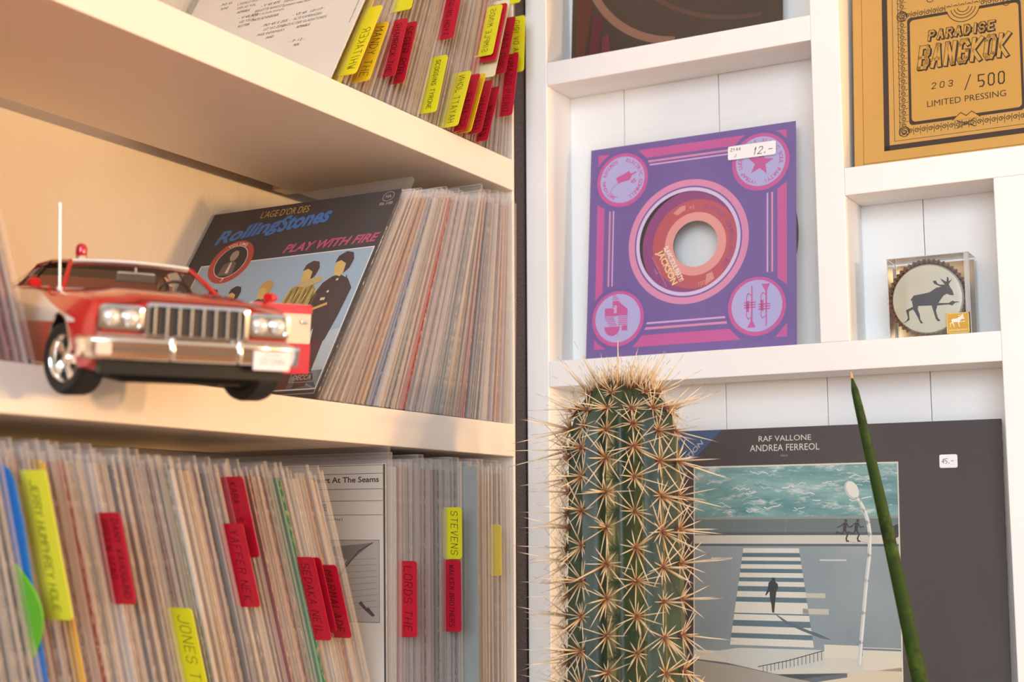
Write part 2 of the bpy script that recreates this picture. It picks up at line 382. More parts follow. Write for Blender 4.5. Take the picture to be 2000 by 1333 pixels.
def row(ys, z, TH, special, zones, rnd, marks, shelf):
    R_ = random.Random(rnd)
    for i, y in enumerate(ys):
        sp = next((v for k, v in special if abs(k-y) < .0018), None)
        zn = next(q for q in zones if y <= q[0])
        hexc = R_.choice(zn[3] if len(zn) > 3 else CREAMS); kw = dict(thick=R_.choice([.0012, .0016, .0020, .0024]), bow=R_.choice([-.0008, 0, .0006, .0012]), xo=R_.uniform(-.0052, .0012), fx=R_.choice([.0025, .0032, .004, .0048]), fh=R_.choice([.188, .190, .192, .1945]))
        if R_.random() < .13: hexc = R_.choice(['#5a463c', '#3f3638', '#7a5a44', '#4a5560'])
        th = interp(TH, y)+R_.uniform(-.25, .25); lab, grp = zn[1], zn[2]
        nxt = ys[i+1] if i+1 < len(ys) else 9
        if any(abs(k-nxt) < .0018 for k, v in special): kw.update(xo=-.0062, thick=.0012)
        if sp:
            kw.update(xo=.0006, thick=.0024); hexc = sp[0]; lab = sp[1]; grp = None; kw.update(sp[2] if len(sp) > 2 else {})
        else:
            best = None
            for my, mn in marks:
                n_ = sum(1 for q in ys if min(my, y)+.0005 < q <= max(my, y)-.0005 and q != y)
                if best is None or n_ < best[0]: best = (n_, mn, 'right' if my < y else 'left')
            n_, mn, sd = best; od = ORD[n_] if n_ < 12 else '%dth' % (n_+1)
            lab = '%s single, %s to the %s of %s' % (colour_word(hexc), od, sd, mn)
            if lab in USED: lab = '%s single touching the %s side of %s' % (colour_word(hexc), sd, mn)
            USED.add(lab)
        record(y, z, th, lab, grp, hexc, **kw)

# middle shelf row
ys = [.7765]; 
while ys[-1] < 1.0335: ys.append(ys[-1]+random.choice([.0032, .0036, .0040]))
EARTH = ['#d8c39a', '#c6a777', '#a3825f', '#b99a78', '#8a6d58', '#e0cfae', '#cdb089', '#77604f', '#bfa47c']
MID = [(.8035, 'worn cream single in clear sleeve leaning just behind the PLAY WITH FIRE cover', 'tan singles beside the PLAY WITH FIRE cover', EARTH),
       (.842, 'cream or pink single in clear sleeve between the PLAY WITH FIRE cover and white single', 'pale singles left of the white single', ['#dccaa8', '#c69f90', '#e0bfae', '#8f776a', '#d8b45e', '#ceb7a2', '#a08772']),
       (.871, 'beige single in clear sleeve between the white and the bright red single on middle shelf', 'beige singles left of the red single', ['#d9c3ac', '#e6cdbf', '#b59a88', '#c9a890', '#e3d3bf']),
       (.918, 'greyish pink single in milky sleeve just right of the bright red single on middle shelf', 'milky sleeves right of the red single', ['#b9a9ab', '#d9cbc0', '#cdbbb2', '#a3959c', '#e0d2c4']),
       (.962, 'gold-edged single in the cluster under the shelf shadow, middle shelf', 'gold and olive singles on the middle shelf', ['#c7a560', '#b18e4e', '#d9c084', '#6f5a36', '#e3cf9a', '#8f7a4a']),
       (.990, 'dark single in clear sleeve between the gold cluster and lilac sleeves, middle shelf', 'dark singles on the middle shelf', ['#3a3c48', '#56627a', '#2b2a30', '#7b6a80', '#91303a', '#56505e']),
       (1.1, 'pale lilac single in clear sleeve at the right end of the middle shelf', 'lilac sleeves at the end of middle shelf', ['#cdb9bd', '#dccdc4', '#bfaeb8', '#e6d5b8', '#c9b59e'])]
def near(ys, t): return min(ys, key=lambda y: abs(y-t))
SPM = [(near(ys, .8285), ('#d9922f', 'orange-brown single among pinkish ones left of the white single, middle shelf')),
       (near(ys, .838), ('#3f79b5', 'single with a bright blue patch just left of the white single, middle shelf')),
       (near(ys, .845), ('#fbf6ee', 'plain white single, the brightest white spine on middle shelf', dict(thick=.0026, xo=.001))),
       (near(ys, .8765), ('#c8141c', 'solid bright red single leaning in the middle shelf row', dict(thick=.0026, xo=.002, fx=.003))),
       (near(ys, .8805), ('#8f8a9c', 'lavender grey single directly right of the bright red one, middle shelf', dict(xo=0))),
       (near(ys, .912), ('#cfc4bc', 'single in the tall milky outer sleeve that sticks out furthest on the middle shelf', dict(fx=.011, fh=.199))),
       (near(ys, .924), ('#1d1b1b', 'near-black single between milky and gold ones, middle shelf', dict(xo=-.002))),
       (near(ys, .928), ('#33503c', 'single with dark green and brown cover edge, middle shelf')),
       (near(ys, .966), ('#b4161e', 'deep red single half hidden in the dark cluster, middle shelf')),
       (near(ys, .975), ('#1f2f4c', 'navy blue single in the dark cluster, middle shelf')),
       (near(ys, 1.000), ('#f3e6cc', 'cream white single in the lilac sleeves, right end of middle shelf', dict(thick=.0024))),
       (near(ys, 1.018), ('#d07a25', 'single with a bright orange spine at right end of middle shelf', dict(xo=.001)))]
row(ys, 1.586, THM, SPM, MID, 3, [(.7720, 'the PLAY WITH FIRE cover'), (near(ys, .845), 'the plain white single'), (near(ys, .8765), 'the solid bright red single'), (near(ys, .912), 'the tallest milky sleeve, middle shelf'), (near(ys, .924), 'the near-black single, middle shelf'), (near(ys, .975), 'the navy blue single, middle shelf'), (near(ys, 1.018), 'the bright orange spine, middle shelf')], 'middle shelf')
# few leaning at far left of the middle shelf
for i, (y, c) in enumerate(((.497, '#c9b487'), (.503, '#b98f74'), (.509, '#a8584a'), (.515, '#b0473f'), (.5205, '#c98c84'), (.526, '#d9c3b6'))):
    record(y, 1.586, -19, '%s of six singles leaning at far left beside the car' % ['furthest left', 'second from left', 'third from left', 'fourth from left', 'fifth from left', 'rightmost'][i], 'singles leaning left of the model car', c, .0016, 0, .004, .192)

# lower shelf row
yl = [.470]
while yl[-1] < .850: yl.append(yl[-1]+random.choice([.0036, .0040, .0044]))
yl = [y for y in yl if y < .8525] + [.8570]
while yl[-1] < 1.0325: yl.append(yl[-1]+random.choice([.0030, .0034, .0038]))
PK = ['#e0c6a6', '#cba585', '#c3907a', '#d9b592', '#a98872', '#efdcc2', '#b98d72', '#8f7466', '#e3cdb8']
LOW = [(.565, 'single in clear sleeve left of the blue curved divider on lower shelf', 'singles left of the blue divider', ['#8c8a8c', '#b3a79a', '#6f7685', '#cdb79a', '#a59a92']),
       (.622, 'tan single in clear sleeve between the yellow tab and the first red tab, lower shelf', 'tan singles near the first yellow tab', PK),
       (.668, 'worn tan single between the first red tab and JONES TOM tab, lower shelf', 'tan singles left of the JONES TOM tab', PK),
       (.735, 'brown and pink single right of the JONES TOM tab, lower shelf', 'singles right of the JONES TOM tab', PK+['#5b4740', '#c2a9a4']),
       (.800, 'cream single in clear sleeve between the two pairs of red tabs, lower shelf', 'cream singles left of the SEDAKA NEIL tab', PK+['#4c4038', '#efe3cc']),
       (.8531, 'pale single leaning around the MARMALADE tab, lower shelf', 'pale singles around the MARMALADE tab', ['#eadcc6', '#dcc6a8', '#e6d0c0', '#cdb6a4', '#cda07a']),
       (.886, 'upright pale single in clear sleeve near the LORDS THE tab, lower shelf', 'upright singles near the LORDS THE tab', ['#efe2d2', '#e9d4cc', '#f6efe4', '#dcc3b9']),
       (.930, 'upright pinkish single between LORDS THE and STEVENS tabs, lower shelf', 'upright singles left of the STEVENS tab', ['#dfc7b8', '#d0a69a', '#e8d8c8', '#c2a99c', '#b58a7a', '#a59a9e']),
       (.968, 'upright greyish single in clear sleeve under the STEVENS tab, lower shelf', 'upright grey singles at the STEVENS tab', ['#8f8890', '#a79c9e', '#77727e', '#b9aca8']),
       (1.1, 'upright tan single right of the grey board divider, lower shelf', 'tan singles right of the grey divider', ['#b9a596', '#a18a78', '#d2c4b4', '#8f7a6a', '#c6b29e'])]
SPL = [(near(yl, .604), ('#b34a30', 'single with a rust red spine right of the yellow tab, lower shelf')),
       (near(yl, .627), ('#e4dcdc', 'single with a broad pale lilac spine left of the first red tab, lower shelf', dict(thick=.0028))),
       (near(yl, .690), ('#2f6b45', 'single with thin dark green spine beside the clean white one, lower shelf')),
       (near(yl, .694), ('#fbf8f4', 'clean white single, broadest white spine on lower shelf', dict(thick=.0030, xo=.002))),
       (near(yl, .704), ('#e9c9a4', 'broad peach single right of the clean white one, lower shelf', dict(thick=.003, xo=.002))),
       (near(yl, .734), ('#6d6768', 'single with a short dark grey band left of the upper red tab, lower shelf')),
       (near(yl, .768), ('#a32f3c', 'single with thin crimson spine between red tab pairs, lower shelf')),
       (near(yl, .795), ('#2e9a66', 'single with a green cover edge left of the SEDAKA NEIL tab, lower shelf', dict(xo=.004, fx=.003))),
       (near(yl, .815), ('#f3e9d6', 'cream white single behind the SEDAKA NEIL tab, lower shelf', dict(thick=.003))),
       (near(yl, .871), ('#fbf6ee', 'white upright single with red stripe just behind the LORDS THE tab', dict(thick=.003, xo=.001))),
       (near(yl, .875), ('#b23a3a', 'upright single with thin red edge right beside the LORDS THE tab')),
       (near(yl, .910), ('#a83a2e', 'upright single with brick red spine between LORDS THE and STEVENS tabs'))]
yl.remove(near(yl, .857))
row(yl, 1.360, THL, SPL, LOW, 5, [(.5600, 'the blue plastic divider'), (.5736, 'the long pale yellow tab'), (.6229, 'the leftmost red tab, lower shelf'), (.6699, 'the JONES TOM tab'), (near(yl, .694), 'the clean white single, lower shelf'), (.7330, 'the red NEK tab'), (near(yl, .768), 'the thin crimson spine'), (.7985, 'the SEDAKA NEIL tab'), (.8210, 'the MARMALADE tab'), (.8759, 'the LORDS THE tab'), (near(yl, .910), 'the brick red spine'), (.9390, 'the STEVENS tab'), (.9640, 'the broad grey board divider'), (1.012, 'the dull yellow blank tab')], 'lower shelf')

# top shelf row
yu = [.7905]
while yu[-1] < 1.0335: yu.append(yu[-1]+random.choice([.0034, .0038, .0042]))
UPZ = [(.845, 'old cream single leaning behind the typewritten sleeve on top shelf', 'cream singles behind the typewritten sleeve', ['#dcc8a8', '#ccb28c', '#b7a08a', '#e6d6bc']),
       (.895, 'beige single in clear sleeve between SEGER ROB and SCOGGINS TYRONE tabs', 'beige singles right of the SEGER ROB tab', ['#c9ae86', '#b59a72', '#d6c19a', '#a4896a', '#d0b79c']),
       (.960, 'beige single in clear sleeve between SCOGGINS TYRONE and HAYATT JOHN tabs', 'beige singles left of the HAYATT JOHN tab', ['#cbb494', '#b89d86', '#dccbb2', '#a48d78', '#c7a894']),
       (1.010, 'single in clear sleeve behind the cluster of red and yellow tabs, top shelf', 'singles behind the cluster of tabs', ['#c9a38c', '#b57a66', '#d9c6ae', '#a89080']),
       (1.1, 'greyish single at the right end of the top shelf', 'singles at the right end of top shelf', ['#8c807c', '#b3a08c', '#d9ccb8', '#5f5654'])]
SPU = [(near(yu, .9615), ('#c8452e', 'single with an orange red edge left of the SIMPLE MINDS tab, top shelf', dict(xo=.003)))]
row(yu, 1.8113, THU, SPU, UPZ, 8, [(.7800, 'the typewritten paper sleeve'), (.8112, 'the MANDY THE tab'), (.8520, 'the SEGER ROB tab'), (.8989, 'the SCOGGINS TYRONE tab'), (.9300, 'the mirrored HAYATT JOHN tab'), (.9520, 'the narrow amber tab'), (.9840, 'the red OND tab, top shelf'), (1.0330, 'the GIGI VO AROSA tab')], 'top shelf')

# ---------------------------------------------------------------- index dividers
def divider(y, z, th, s0, s1, tabw, col, text, label, x0=0, mir=False, size=None, two=None, proud=.0, card='film', th_t=.0006, faded=False):
    """card standing between the singles with a lettered tab sticking out past their edges"""
    r = empty('index_divider', (XL-.002, y, z), (-radians(th), 0, 0), label=label, cat='divider')
    b = MB(); b.box(-.16, .0015+proud, 0, .0004, .0004, .186); cm = M_FILM if card == 'film' else plain('card_'+card.strip('#'), card, .5)
    b.build('card', cm, r)
    pr = Print(); pr.rrect(-4, s0, tabw, s1, 2.6, col, 0)
    n = len(pr.mb.v); front = list(pr.mb.v)
    t = MB(); t.prism([(v[0], v[2]) for v in front], -.3, -.3-th_t*1000, 'y')
    tm = plain('tab_'+col.strip('#'), col, .38, var=.03, coat=.2)
    t.xf(Matrix.Translation((x0*1000, 0, 0))); tb = t.build('tab', tm, r, sc_=.001, fix=True)
    p = Print(.3+th_t*1000); ic = '#1c1712' if not faded else '#6e5f14'
    if col.lower().startswith('#c') or col.lower().startswith('#b'): ic = '#3c0a12'
    sz = size or tabw*.52; h = s1-s0
    for k, tx in enumerate([text] if two is None else [text, two]):
        adv = 1.3; L_ = hlen(tx, sz, adv)
        if L_ > h*.88: q_ = h*.88/L_; sz = max(sz*q_, tabw*.30); adv = 1.3*min(1, h*.88/hlen(tx, sz, 1.3))
        off = tabw*.26 if two is None else (tabw*.52 if k == 0 else tabw*.02)
        if mir: p.hand(tx, (x0*1000+off, s0+h*.07), (0, 1), (1, .12), sz, .40, ic, adv=adv)
        else: p.hand(tx, (x0*1000+off, s1-h*.07), (0, -1), (1, -.12), sz, .42, ic, adv=adv)
    p.build('lettering', tb)
    return r
RED, YEL, YEO = '#c01230', '#e2dc1e', '#eec41c'
# (y, slant from, slant to, width, colour, text, label, options)
LT = [(.5736, -16.4, 98, 178, 17, '#e6de3a', 'JERRY HUMPHREY HOLE', 'long pale yellow tab with smudged capitals right of the blue divider', dict()),
      (.6229, -16.5, 104, 156, 15, RED, 'DANY VAHOGUND', 'red tab with two crowded lines, furthest left red tab on the lower shelf', dict(two='GREEN IZAO')),
      (.6699, -19, 40, 101, 15, YEL, 'JONES TOM', 'yellow tab lettered JONES TOM on the lower shelf', dict()),
      (.7425, -20, 131, 183, 15, RED, 'KARA - S LANNA', 'red tab reading LANNA, upper one of the overlapping pair on the lower shelf', dict()),
      (.7330, -20, 99, 153, 15, RED, 'YAFFER NEK', 'red tab reading NEK, lower one of the overlapping pair on lower shelf', dict()),
      (.8080, -21.5, 78, 131, 14, RED, '', 'plain red tab edge peeping out behind the SEDAKA NEIL tab', dict()),
      (.7985, -21, 73, 131, 15, RED, 'SEDAKA NEIL', 'red tab lettered SEDAKA NEIL on the lower shelf', dict()),
      (.8210, -21, 73, 125, 15, RED, 'MARMALADE', 'red tab lettered MARMALADE on the lower shelf', dict()),
      (.8759, -1, 63, 117, 14.5, RED, 'LORDS THE', 'red tab lettered LORDS THE on the lower shelf', dict()),
      (.9410, -1, 117, 156, 13, YEL, 'STEVENS', 'yellow tab lettered STEVENS above the WALKER BROTHERS tab', dict()),
      (.9380, -1, 63, 116.5, 13.5, RED, 'WALKER BROTHERS', 'red tab lettered WALKER BROTHERS directly under the STEVENS tab', dict()),
      (1.012, -1, 102, 143, 6.5, '#d9c24a', '', 'dull yellow blank tab right of the grey board on the lower shelf', dict())]
for y, th, s0, s1, w, c, tx, lb, kw in LT: divider(y, 1.3602, th, s0, s1, w, c, tx, lb, **kw)
UT = [(.7925, 28.5, 6, 75, 13, '#ecd71f', 'WHITAKER', 'large yellow tab tucked behind the typewritten sleeve, top shelf', dict(card='#e8c81e', mir=True)),
      (.8085, 26, 5, 62, 13.5, YEO, 'MANDY THE', 'amber yellow tab ending in THE left of SHAMROCK THE, top shelf', dict()),
      (.8390, 19, 19, 71, 12.5, RED, 'SHAMROCK THE', 'red tab lettered SHAMROCK THE on the top shelf', dict()),
      (.8520, 19, 17, 73, 12, RED, 'SEGER ROB', 'red tab lettered SEGER ROB on the top shelf', dict()),
      (.8350, 20, 78, 130, 15, YEL, 'N', 'yellow tab cut by the picture top above SHAMROCK THE', dict()),
      (.9030, 17, 74, 126, 13.5, RED, 'SCOGGINS HOYT', 'red tab lettered SCOGGINS HOYT on the top shelf', dict()),
      (.8989, 19, 5, 58, 13, YEL, 'SCOGGINS TYRONE', 'yellow tab lettered SCOGGINS TYRONE on the top shelf', dict()),
      (.9300, 23, 1, 56, 14, '#e6dd2a', 'HAYATT JOHN', 'yellow tab with mirrored HAYATT JOHN on the top shelf', dict(mir=True)),
      (.9440, 23, 1, 58, 13.5, RED, 'SCARAB', 'red tab directly right of the mirrored HAYATT JOHN tab', dict(mir=True)),
      (.9520, 24, 2, 62, 12.5, YEO, '', 'narrow amber tab squeezed between red tabs, top shelf', dict()),
      (.9660, 22, 5, 58, 13, '#b81630', 'HANNAH', 'red tab with mirrored letters right of the narrow amber tab', dict(mir=True)),
      (.9790, 22, 1, 56, 12.5, '#b81630', 'VADRUM', 'lowest red tab near the right end of the top shelf', dict(mir=True)),
      (.9600, 20, 74, 133, 17, RED, 'S', 'red tab showing behind the mirrored SIMPLE MINDS tab', dict(mir=True)),
      (.9570, 20, 79, 131, 14.5, '#e6dd2a', 'SIMPLE MINDS', 'yellow tab with mirrored SIMPLE MINDS on the top shelf', dict(mir=True)),
      (.9660, 20, 60, 140, 15, '#efe6b8', '', 'blank cream card strip behind the SIMPLE MINDS tab', dict()),
      (.9840, 19, 69, 127, 14, '#b81630', 'OND DAN', 'red tab between SIMPLE MINDS and GIGI VO AROSA tabs', dict(mir=True)),
      (1.0120, 12, 33, 92, 13.5, RED, 'UMAZIO PIERO', 'red tab lettered PIERO low beside the black strip', dict()),
      (1.0330, 4, 76, 127, 14, YEL, 'GIGI VO AROSA', 'yellow tab lettered GIGI VO AROSA jutting over the black strip', dict()),
      (1.0290, 4, 138, 185, 11, YEL, '', 'yellow tab at picture top above GIGI VO AROSA', dict())]
for y, th, s0, s1, w, c, tx, lb, kw in UT: divider(y, 1.8115, th, s0, s1, w, c, tx, lb, **kw)

# blue and green curved dividers, grey board, thin amber card
def curved(name, y, th, pts, w, mat, label):
    r = empty(name, (XL-.002, y, 1.3602), (-radians(th), 0, 0), label=label, cat='divider')
    b = MB(); rows = []
    for s, x in pts: rows.append([(-.15, 0, s/1000), (x/1000, 0, s/1000), (x/1000, w, s/1000), (-.15, w, s/1000)])
    b.grid(rows, 0, True); b.add(rows[0], [(0, 1, 2, 3)]); b.add(rows[-1], [(0, 1, 2, 3)])
    b.build('card', mat, r, smooth=True); return r
arcp = lambda a, b, top: [(a+(b-a)*i/14, -1+top*sin(pi*i/14)) for i in range(15)]
curved('index_divider', .5600, -16.2, [(0, 3), (60, 3), (110, 5), (150, 7), (172, 6), (178, 3), (182, -3)], .0012, plain('blue_plastic', '#1f6fc0', .4), 'bright blue plastic divider card near the left end of lower shelf')
curved('index_divider', .5585, -16.6, arcp(78, 128, 12), .0012, plain('green_plastic', '#62b52c', .4), 'bright green half-round tab in front of the blue divider')
curved('index_divider', .5860, -16.4, [(0, 2.5), (182, 2.5), (184, -2)], .0008, plain('amber_card', '#e0a81c', .5), 'thin amber card standing behind the long pale yellow tab')
curved('index_divider', .9640, -1.2, [(0, 13), (187, 13), (188, 12)], .0010, plain('grey_board', '#9aa09c', .6), 'broad plain grey board divider near right end of lower shelf')

# ---------------------------------------------------------------- feature covers
def cover_thing(name, loc, rot, w, h, t, basehex, label, cat='record'):
    """sleeve with lower left corner at loc, faces -Y"""
    r = empty(name, loc, rot, label=label, cat=cat)
    b = MB(); b.box(0, w, 0, t, 0, h); b.build('paper_sleeve', paper(basehex), r, bev=.0003, seg=1); return r
def outer_film(r, x0, x1, z0, z1, y0, y1, mat=None):
    b = MB(); b.box(x0, x1, y0, y1, z0, z1); b.build('plastic_cover', [mat or M_FILMX], r)

# -- PLAY WITH FIRE single leaning in the middle row
th = radians(-32)
rv = cover_thing('single_record', (-.7645, .7705, 1.5862), (th, 0, 0), .1815, .1965, .0016, '#3a302d', 'PLAY WITH FIRE single with a dark photo cover leaning behind the model car')
BR, SKY, MAR = '#35292a', '#9fb4c4', '#4a1e20'
p = Print(.02)
p.rect(.3, .3, 181.2, 196.2, BR, 0)
p.rect(14, 9, 178.6, 139, '#e9e2d6', 1); p.rect(15, 10, 177.6, 138, SKY, 2)
p.poly([(15, 10), (177.6, 10), (177.6, 62), (150, 58), (90, 52), (15, 50)], '#b9c4c6', 3)
p.poly([(15, 10), (177.6, 10), (177.6, 26), (100, 20), (15, 24)], MAR, 3)
p.ftext("L'AGE D'OR DES", 52, 184.5, 47, 7.5, '#c9a324', 3, .0)
p.ftext('Rolling', 17, 156, 64, 18, '#3c74b8', 3, .035, .35, rot=9)
p.ftext('Stones', 76, 166, 49, 17, '#3c74b8', 4, .035, .35, rot=6)
p.ftext('PLAY WITH FIRE', 92, 142.5, 87, 8.8, '#c2436a', 3, .03, .35, rot=.8)
p.ring(172, 189.5, 4.6, 5.0, '#b9a99a', 3); p.ftext('NA', 169.4, 188, 5.2, 3.2, '#b9a99a', 3); p.ftext('86.108', 166.5, 180.7, 11.6, 3, '#b9a99a', 3)
p.ell(43.5, 140, 20.5, 22, '#b84636', 4, 0); p.ell(43.5, 140, 15.2, 16.6, '#e6d2c2', 5); p.ell(43.5, 140, 14.6, 16, '#2c2220', 6)
p.ell(44.5, 146, 4, 5.5, '#a58f80', 7); p.poly([(36, 126), (51, 126), (50, 138), (45, 141), (38, 138)], '#6e5c52', 7); p.poly([(43, 128), (46, 128), (45.4, 139), (43.6, 139)], '#d9cabb', 8)
p.arc('VOLUME', 43.5, 140, 17.0, 122, 58, 3, '#f0dccb', 7, .02); p.ftext('7', 42, 119.6, 3, 3.6, '#f0dccb', 7, .02)
# five figures seen from behind
def fig(pts, c, L): p.poly(pts, c, L)
def person_shape(cx, top, s, coat, hair, legs=None, flip=1):
    f = lambda x, y: (cx+x*s*flip, top+y*s)
    fig([f(-11, -22), (f(-15, -34)), f(-18, -62), f(-14, -78), f(14, -80), f(17, -58), f(19, -30), f(12, -20), f(3, -15), f(-4, -16)], coat, 5)
    if legs:
        fig([f(-13, -74), f(13, -76), f(14, -122), f(3, -124), f(1, -95), f(-3, -124), f(-14, -124)], legs, 4)
    fig([f(-4, -14), f(-6, -6), f(-5, 2), f(2, 5), f(5, -1), f(6, -10), f(3, -17)], '#d8b262', 6)
    fig([f(-7, -2), f(-6, 5), f(0, 9), f(7, 7), f(10, 0), f(9, -9), f(5, -14), f(4, -4), f(-2, 0)], hair, 7)
person_shape(155, 128, .95, '#40201f', '#3d2119', '#5a2420', 1)
for (a, b, c2, d) in ((149, 90, 153, 92.5), (152, 97, 154, 99), (156, 108, 158, 110)): p.rect(a, b, c2, d, '#d9c7a2', 8)
p.line([(145, 82), (156, 86)], 2.5, '#d8a850', 8); p.line([(164, 112), (170, 92), (168, 72)], .8, '#23110f', 8); p.line([(158, 70), (157, 20)], 1.0, '#3b1815', 8)
person_shape(127, 123, .86, '#a88a3c', '#4a2a1c', '#7d5b36', 1)
for i in range(13):
    x = 117+i*2.1; p.line([(x, 106-(i % 3)*4), (x-3+(i % 4), 88), (x-2+(i % 3), 66+(i % 5)*2)], .9, '#5d4118' if i % 2 else '#d6ba62', 8)
p.poly([(121, 106), (128, 112), (141, 114), (143, 109), (131, 104)], '#c7a76b', 9)
person_shape(91, 109, .74, '#6a3b2c', '#c49a4c', '#4d2a24'); person_shape(62, 107, .7, '#4b3a34', '#33241f', '#352521'); person_shape(40, 107, .62, '#6b3c30', '#4a2b23', '#3a2522')
p.poly([(150, 50), (154, 64), (157, 50), (155, 36)], '#c9ccd0', 8)
p.line([(20, 5.5), (178.8, 5.5), (178.8, 9)], .5, '#c9b48a', 5); p.frame(153, 15.5, 173.5, 23.5, .5, '#b7a38c', 9); p.ftext('DECCA', 155.5, 17.4, 15.5, 4.4, '#b7a38c', 9, .02)
p.ftext('L', 168.5, 28.5, 2.8, 5, '#d9cbb8', 9, .03)
p.ftext('DISQUES DECCA - MADE IN FRANCE', 180.3, 9, 50, 1.6, '#8c7a70', 3, rot=90)
pr = p.build('cover_print', rv)
outer_film(rv, -.001, .188, .0002, .2065, -.0012, .0024)

# -- typewritten paper sleeve, front of top row
r = cover_thing('single_record', (-.7585, .7800, 1.8116), (radians(-29.7), 0, 0), .1785, .183, .0014, '#e2d6c8', 'off-white paper sleeve with small typewritten titles, front of the top shelf row')
p = Print(.02); TI = '#7b6a62'; TD = '#4a3b36'
def block(u, v, ls_, s=1):
    for i, (t, c) in enumerate(ls_): p.ftext(t, u+(len(ls_[0][0])*.1)+i*.8, v-i*4.6*s, len(t)*1.9*s, 2.5*s, c, 2, shear=.2 if c == TD else 0)
block(96, 88, [('- VS 45 12117 -', TD)]); block(84, 84.5, [('ALTE KAMERADEN', TI), ('EINZUG DER GLADIATOREN', TI)]); block(106, 74.5, [('AIMABLE', TD)])
p.mb = MB(); p.mats = []
for (u, v, lines) in ((128, 79, [('- VS 45  12117 -', TD), ('ALTE KAMERADEN', TI), ('EINZUG DER GLADIATOREN', TI), ('AIMABLE', TD)]),
                      (112, 103, [('LAISSE LES FILLES', TI), ('DEPUIS QU MA MOME', TI), ('JOHNNY HALLYDAY', TD)]),
                      (84, 99, [('- V 45 875', TD), ('BRIGITTE BARDOT', TI), ('CAL JET N SUR ENNAL', TI), ('MAYE SCHNEIDER', TD)]),
                      (99, 74, [('- PO 45 S 255 -', TD), ('LET NO ZERO', TI), ('FREE INFIRMARY', TI), ('SAND', TD)]),
                      (58, 108, [('L HORLO NOS', TI), ('DES AS VOL', TI), ('AIMABLE', TD)]), (66, 90, [('- V 45 900', TD), ('LES YEUX', TI), ('ROTTER', TD)]),
                      (140, 112, [('- VS 45 980', TD), ('ET SI BON', TI), ('ROSSI', TD)]), (130, 48, [('- P 12 -', TI), ('MOK', TD)]), (60, 126, [('- V 45 88', TD), ('RAVEN', TI)]), (100, 122, [('- V 45 62', TD), ('VALSE', TI)]),
                      (34, 112, [('- PO 45', TI), ('ROND', TI)])):
    for i, (t, c) in enumerate(lines): p.ftext(t, u-len(t)*.92+(i % 2), v-i*5.2, len(t)*1.85, 2.7, c, 2, shear=.25 if c == TD else 0)
p.ftext('Printed by Offset in France', 172.5, 84, 27, 1.7, TD, 2, rot=-90)
p.build('cover_print', r)

# -- small art sleeve seen in the gap of the lower shelf
r = cover_thing('single_record', (-.7645, .8562, 1.3602), (radians(1.3), 0, 0), .1835, .1865, .0014, '#e8dfd0', 'cream sleeve headed "art At The Seams" behind the MARMALADE tab')
p = Print(.02); p.rect(181.6, .5, 183.4, 186, '#1f1b1a', 1)
for v in (185.5, 179.5, 168.5, 160, 150): p.line([(90, v), (181, v)], .35, '#3c3430', 2)
p.ftext('Falling Apart At The Seams', 98, 172, 80, 5.4, '#171311', 2, .02); p.ftext('LIVE', 122, 153, 10, 5, '#171311', 2, .03); p.ftext('(Macaulay)', 124, 145.5, 22, 2.6, '#5a5048', 2)
p.rect(90, 74, 178, 132, '#b9b2a8', 1); p.frame(90, 74, 178, 132, .4, '#6a625a', 3)
p.poly([(120, 126), (172, 130), (150, 115), (138, 100), (132, 92), (140, 104), (150, 118)], '#7a726a', 2)
p.line([(172, 130), (160, 124), (148, 112), (138, 98), (134, 90)], 1.0, '#3a3530', 4)
for i in range(9): p.line([(128, 120-i*4.4), (145, 118-i*4.6), (176, 119-i*4.2)], .35, '#8d867c', 3)
p.poly([(166, 82), (172, 78), (174, 79), (168, 85)], '#2a2522', 4); p.poly([(160, 87), (166, 82), (168, 83), (162, 89)], '#2a2522', 4)
p.build('cover_print', r); outer_film(r, -.001, .1865, .0002, .199, -.001, .002, M_FILM)

# -- purple sleeve with a record inside, centre cubby
rl = cover_thing_rot = (-radians(4.7), 0, 0)
pv = empty('single_record', (-.5318, 1.0775, 1.6397), (-radians(4.7), 0, 0), label='purple and pink printed sleeve with centre hole in the middle cubby, price 12', cat='record')
PU, PK1, PK2, LV, PL = '#6d549c', '#c6559b', '#d98bb2', '#b3aede', '#d9a6dc'
HC = (90.8, 95.2)
def holed(y0, y1, w, h, c, r, mat, name, parent, n=64):
    b = MB(); vs = []; per = []
    for i in range(n):
        a = 2*pi*(i+.5)/n; ca, sa = cos(a), sin(a)
        t = min(((w-c[0]) if ca > 0 else c[0])/abs(ca) if abs(ca) > 1e-6 else 1e9, ((h-c[1]) if sa > 0 else c[1])/abs(sa) if abs(sa) > 1e-6 else 1e9)
        per.append((c[0]+t*ca, c[1]+t*sa))
    for cx, cy in ((0, 0), (w, 0), (w, h), (0, h)):
        k = min(range(n), key=lambda i: (per[i][0]-cx)**2+(per[i][1]-cy)**2); per[k] = (cx, cy)
    cir = [(c[0]+r*cos(2*pi*(i+.5)/n), c[1]+r*sin(2*pi*(i+.5)/n)) for i in range(n)]
    for y in (y0, y1): vs += [(u, y, v) for u, v in per]+[(u, y, v) for u, v in cir]
    fs = []
    for i in range(n):
        j = (i+1) % n
        fs += [(i, j, n+j, n+i), (2*n+i, 3*n+i, 3*n+j, 2*n+j), (i, 2*n+i, 2*n+j, j), (n+i, n+j, 3*n+j, 3*n+i)]
    b.add(vs, fs); return b.build(name, mat, parent, sc_=.001)
holed(0, .4, 183.5, 186.2, HC, 43.2, plain('purple_paper', PU, .7, var=.05), 'paper_sleeve', pv)
b = MB()
b.lathe([(19.6, .8), (19.6, 2.4), (48, 2.5), (87, 2.4), (87.5, 1.6), (87, .8), (48, .9)], 96, (97.4, 0, 92.6), 'y', cap=False)
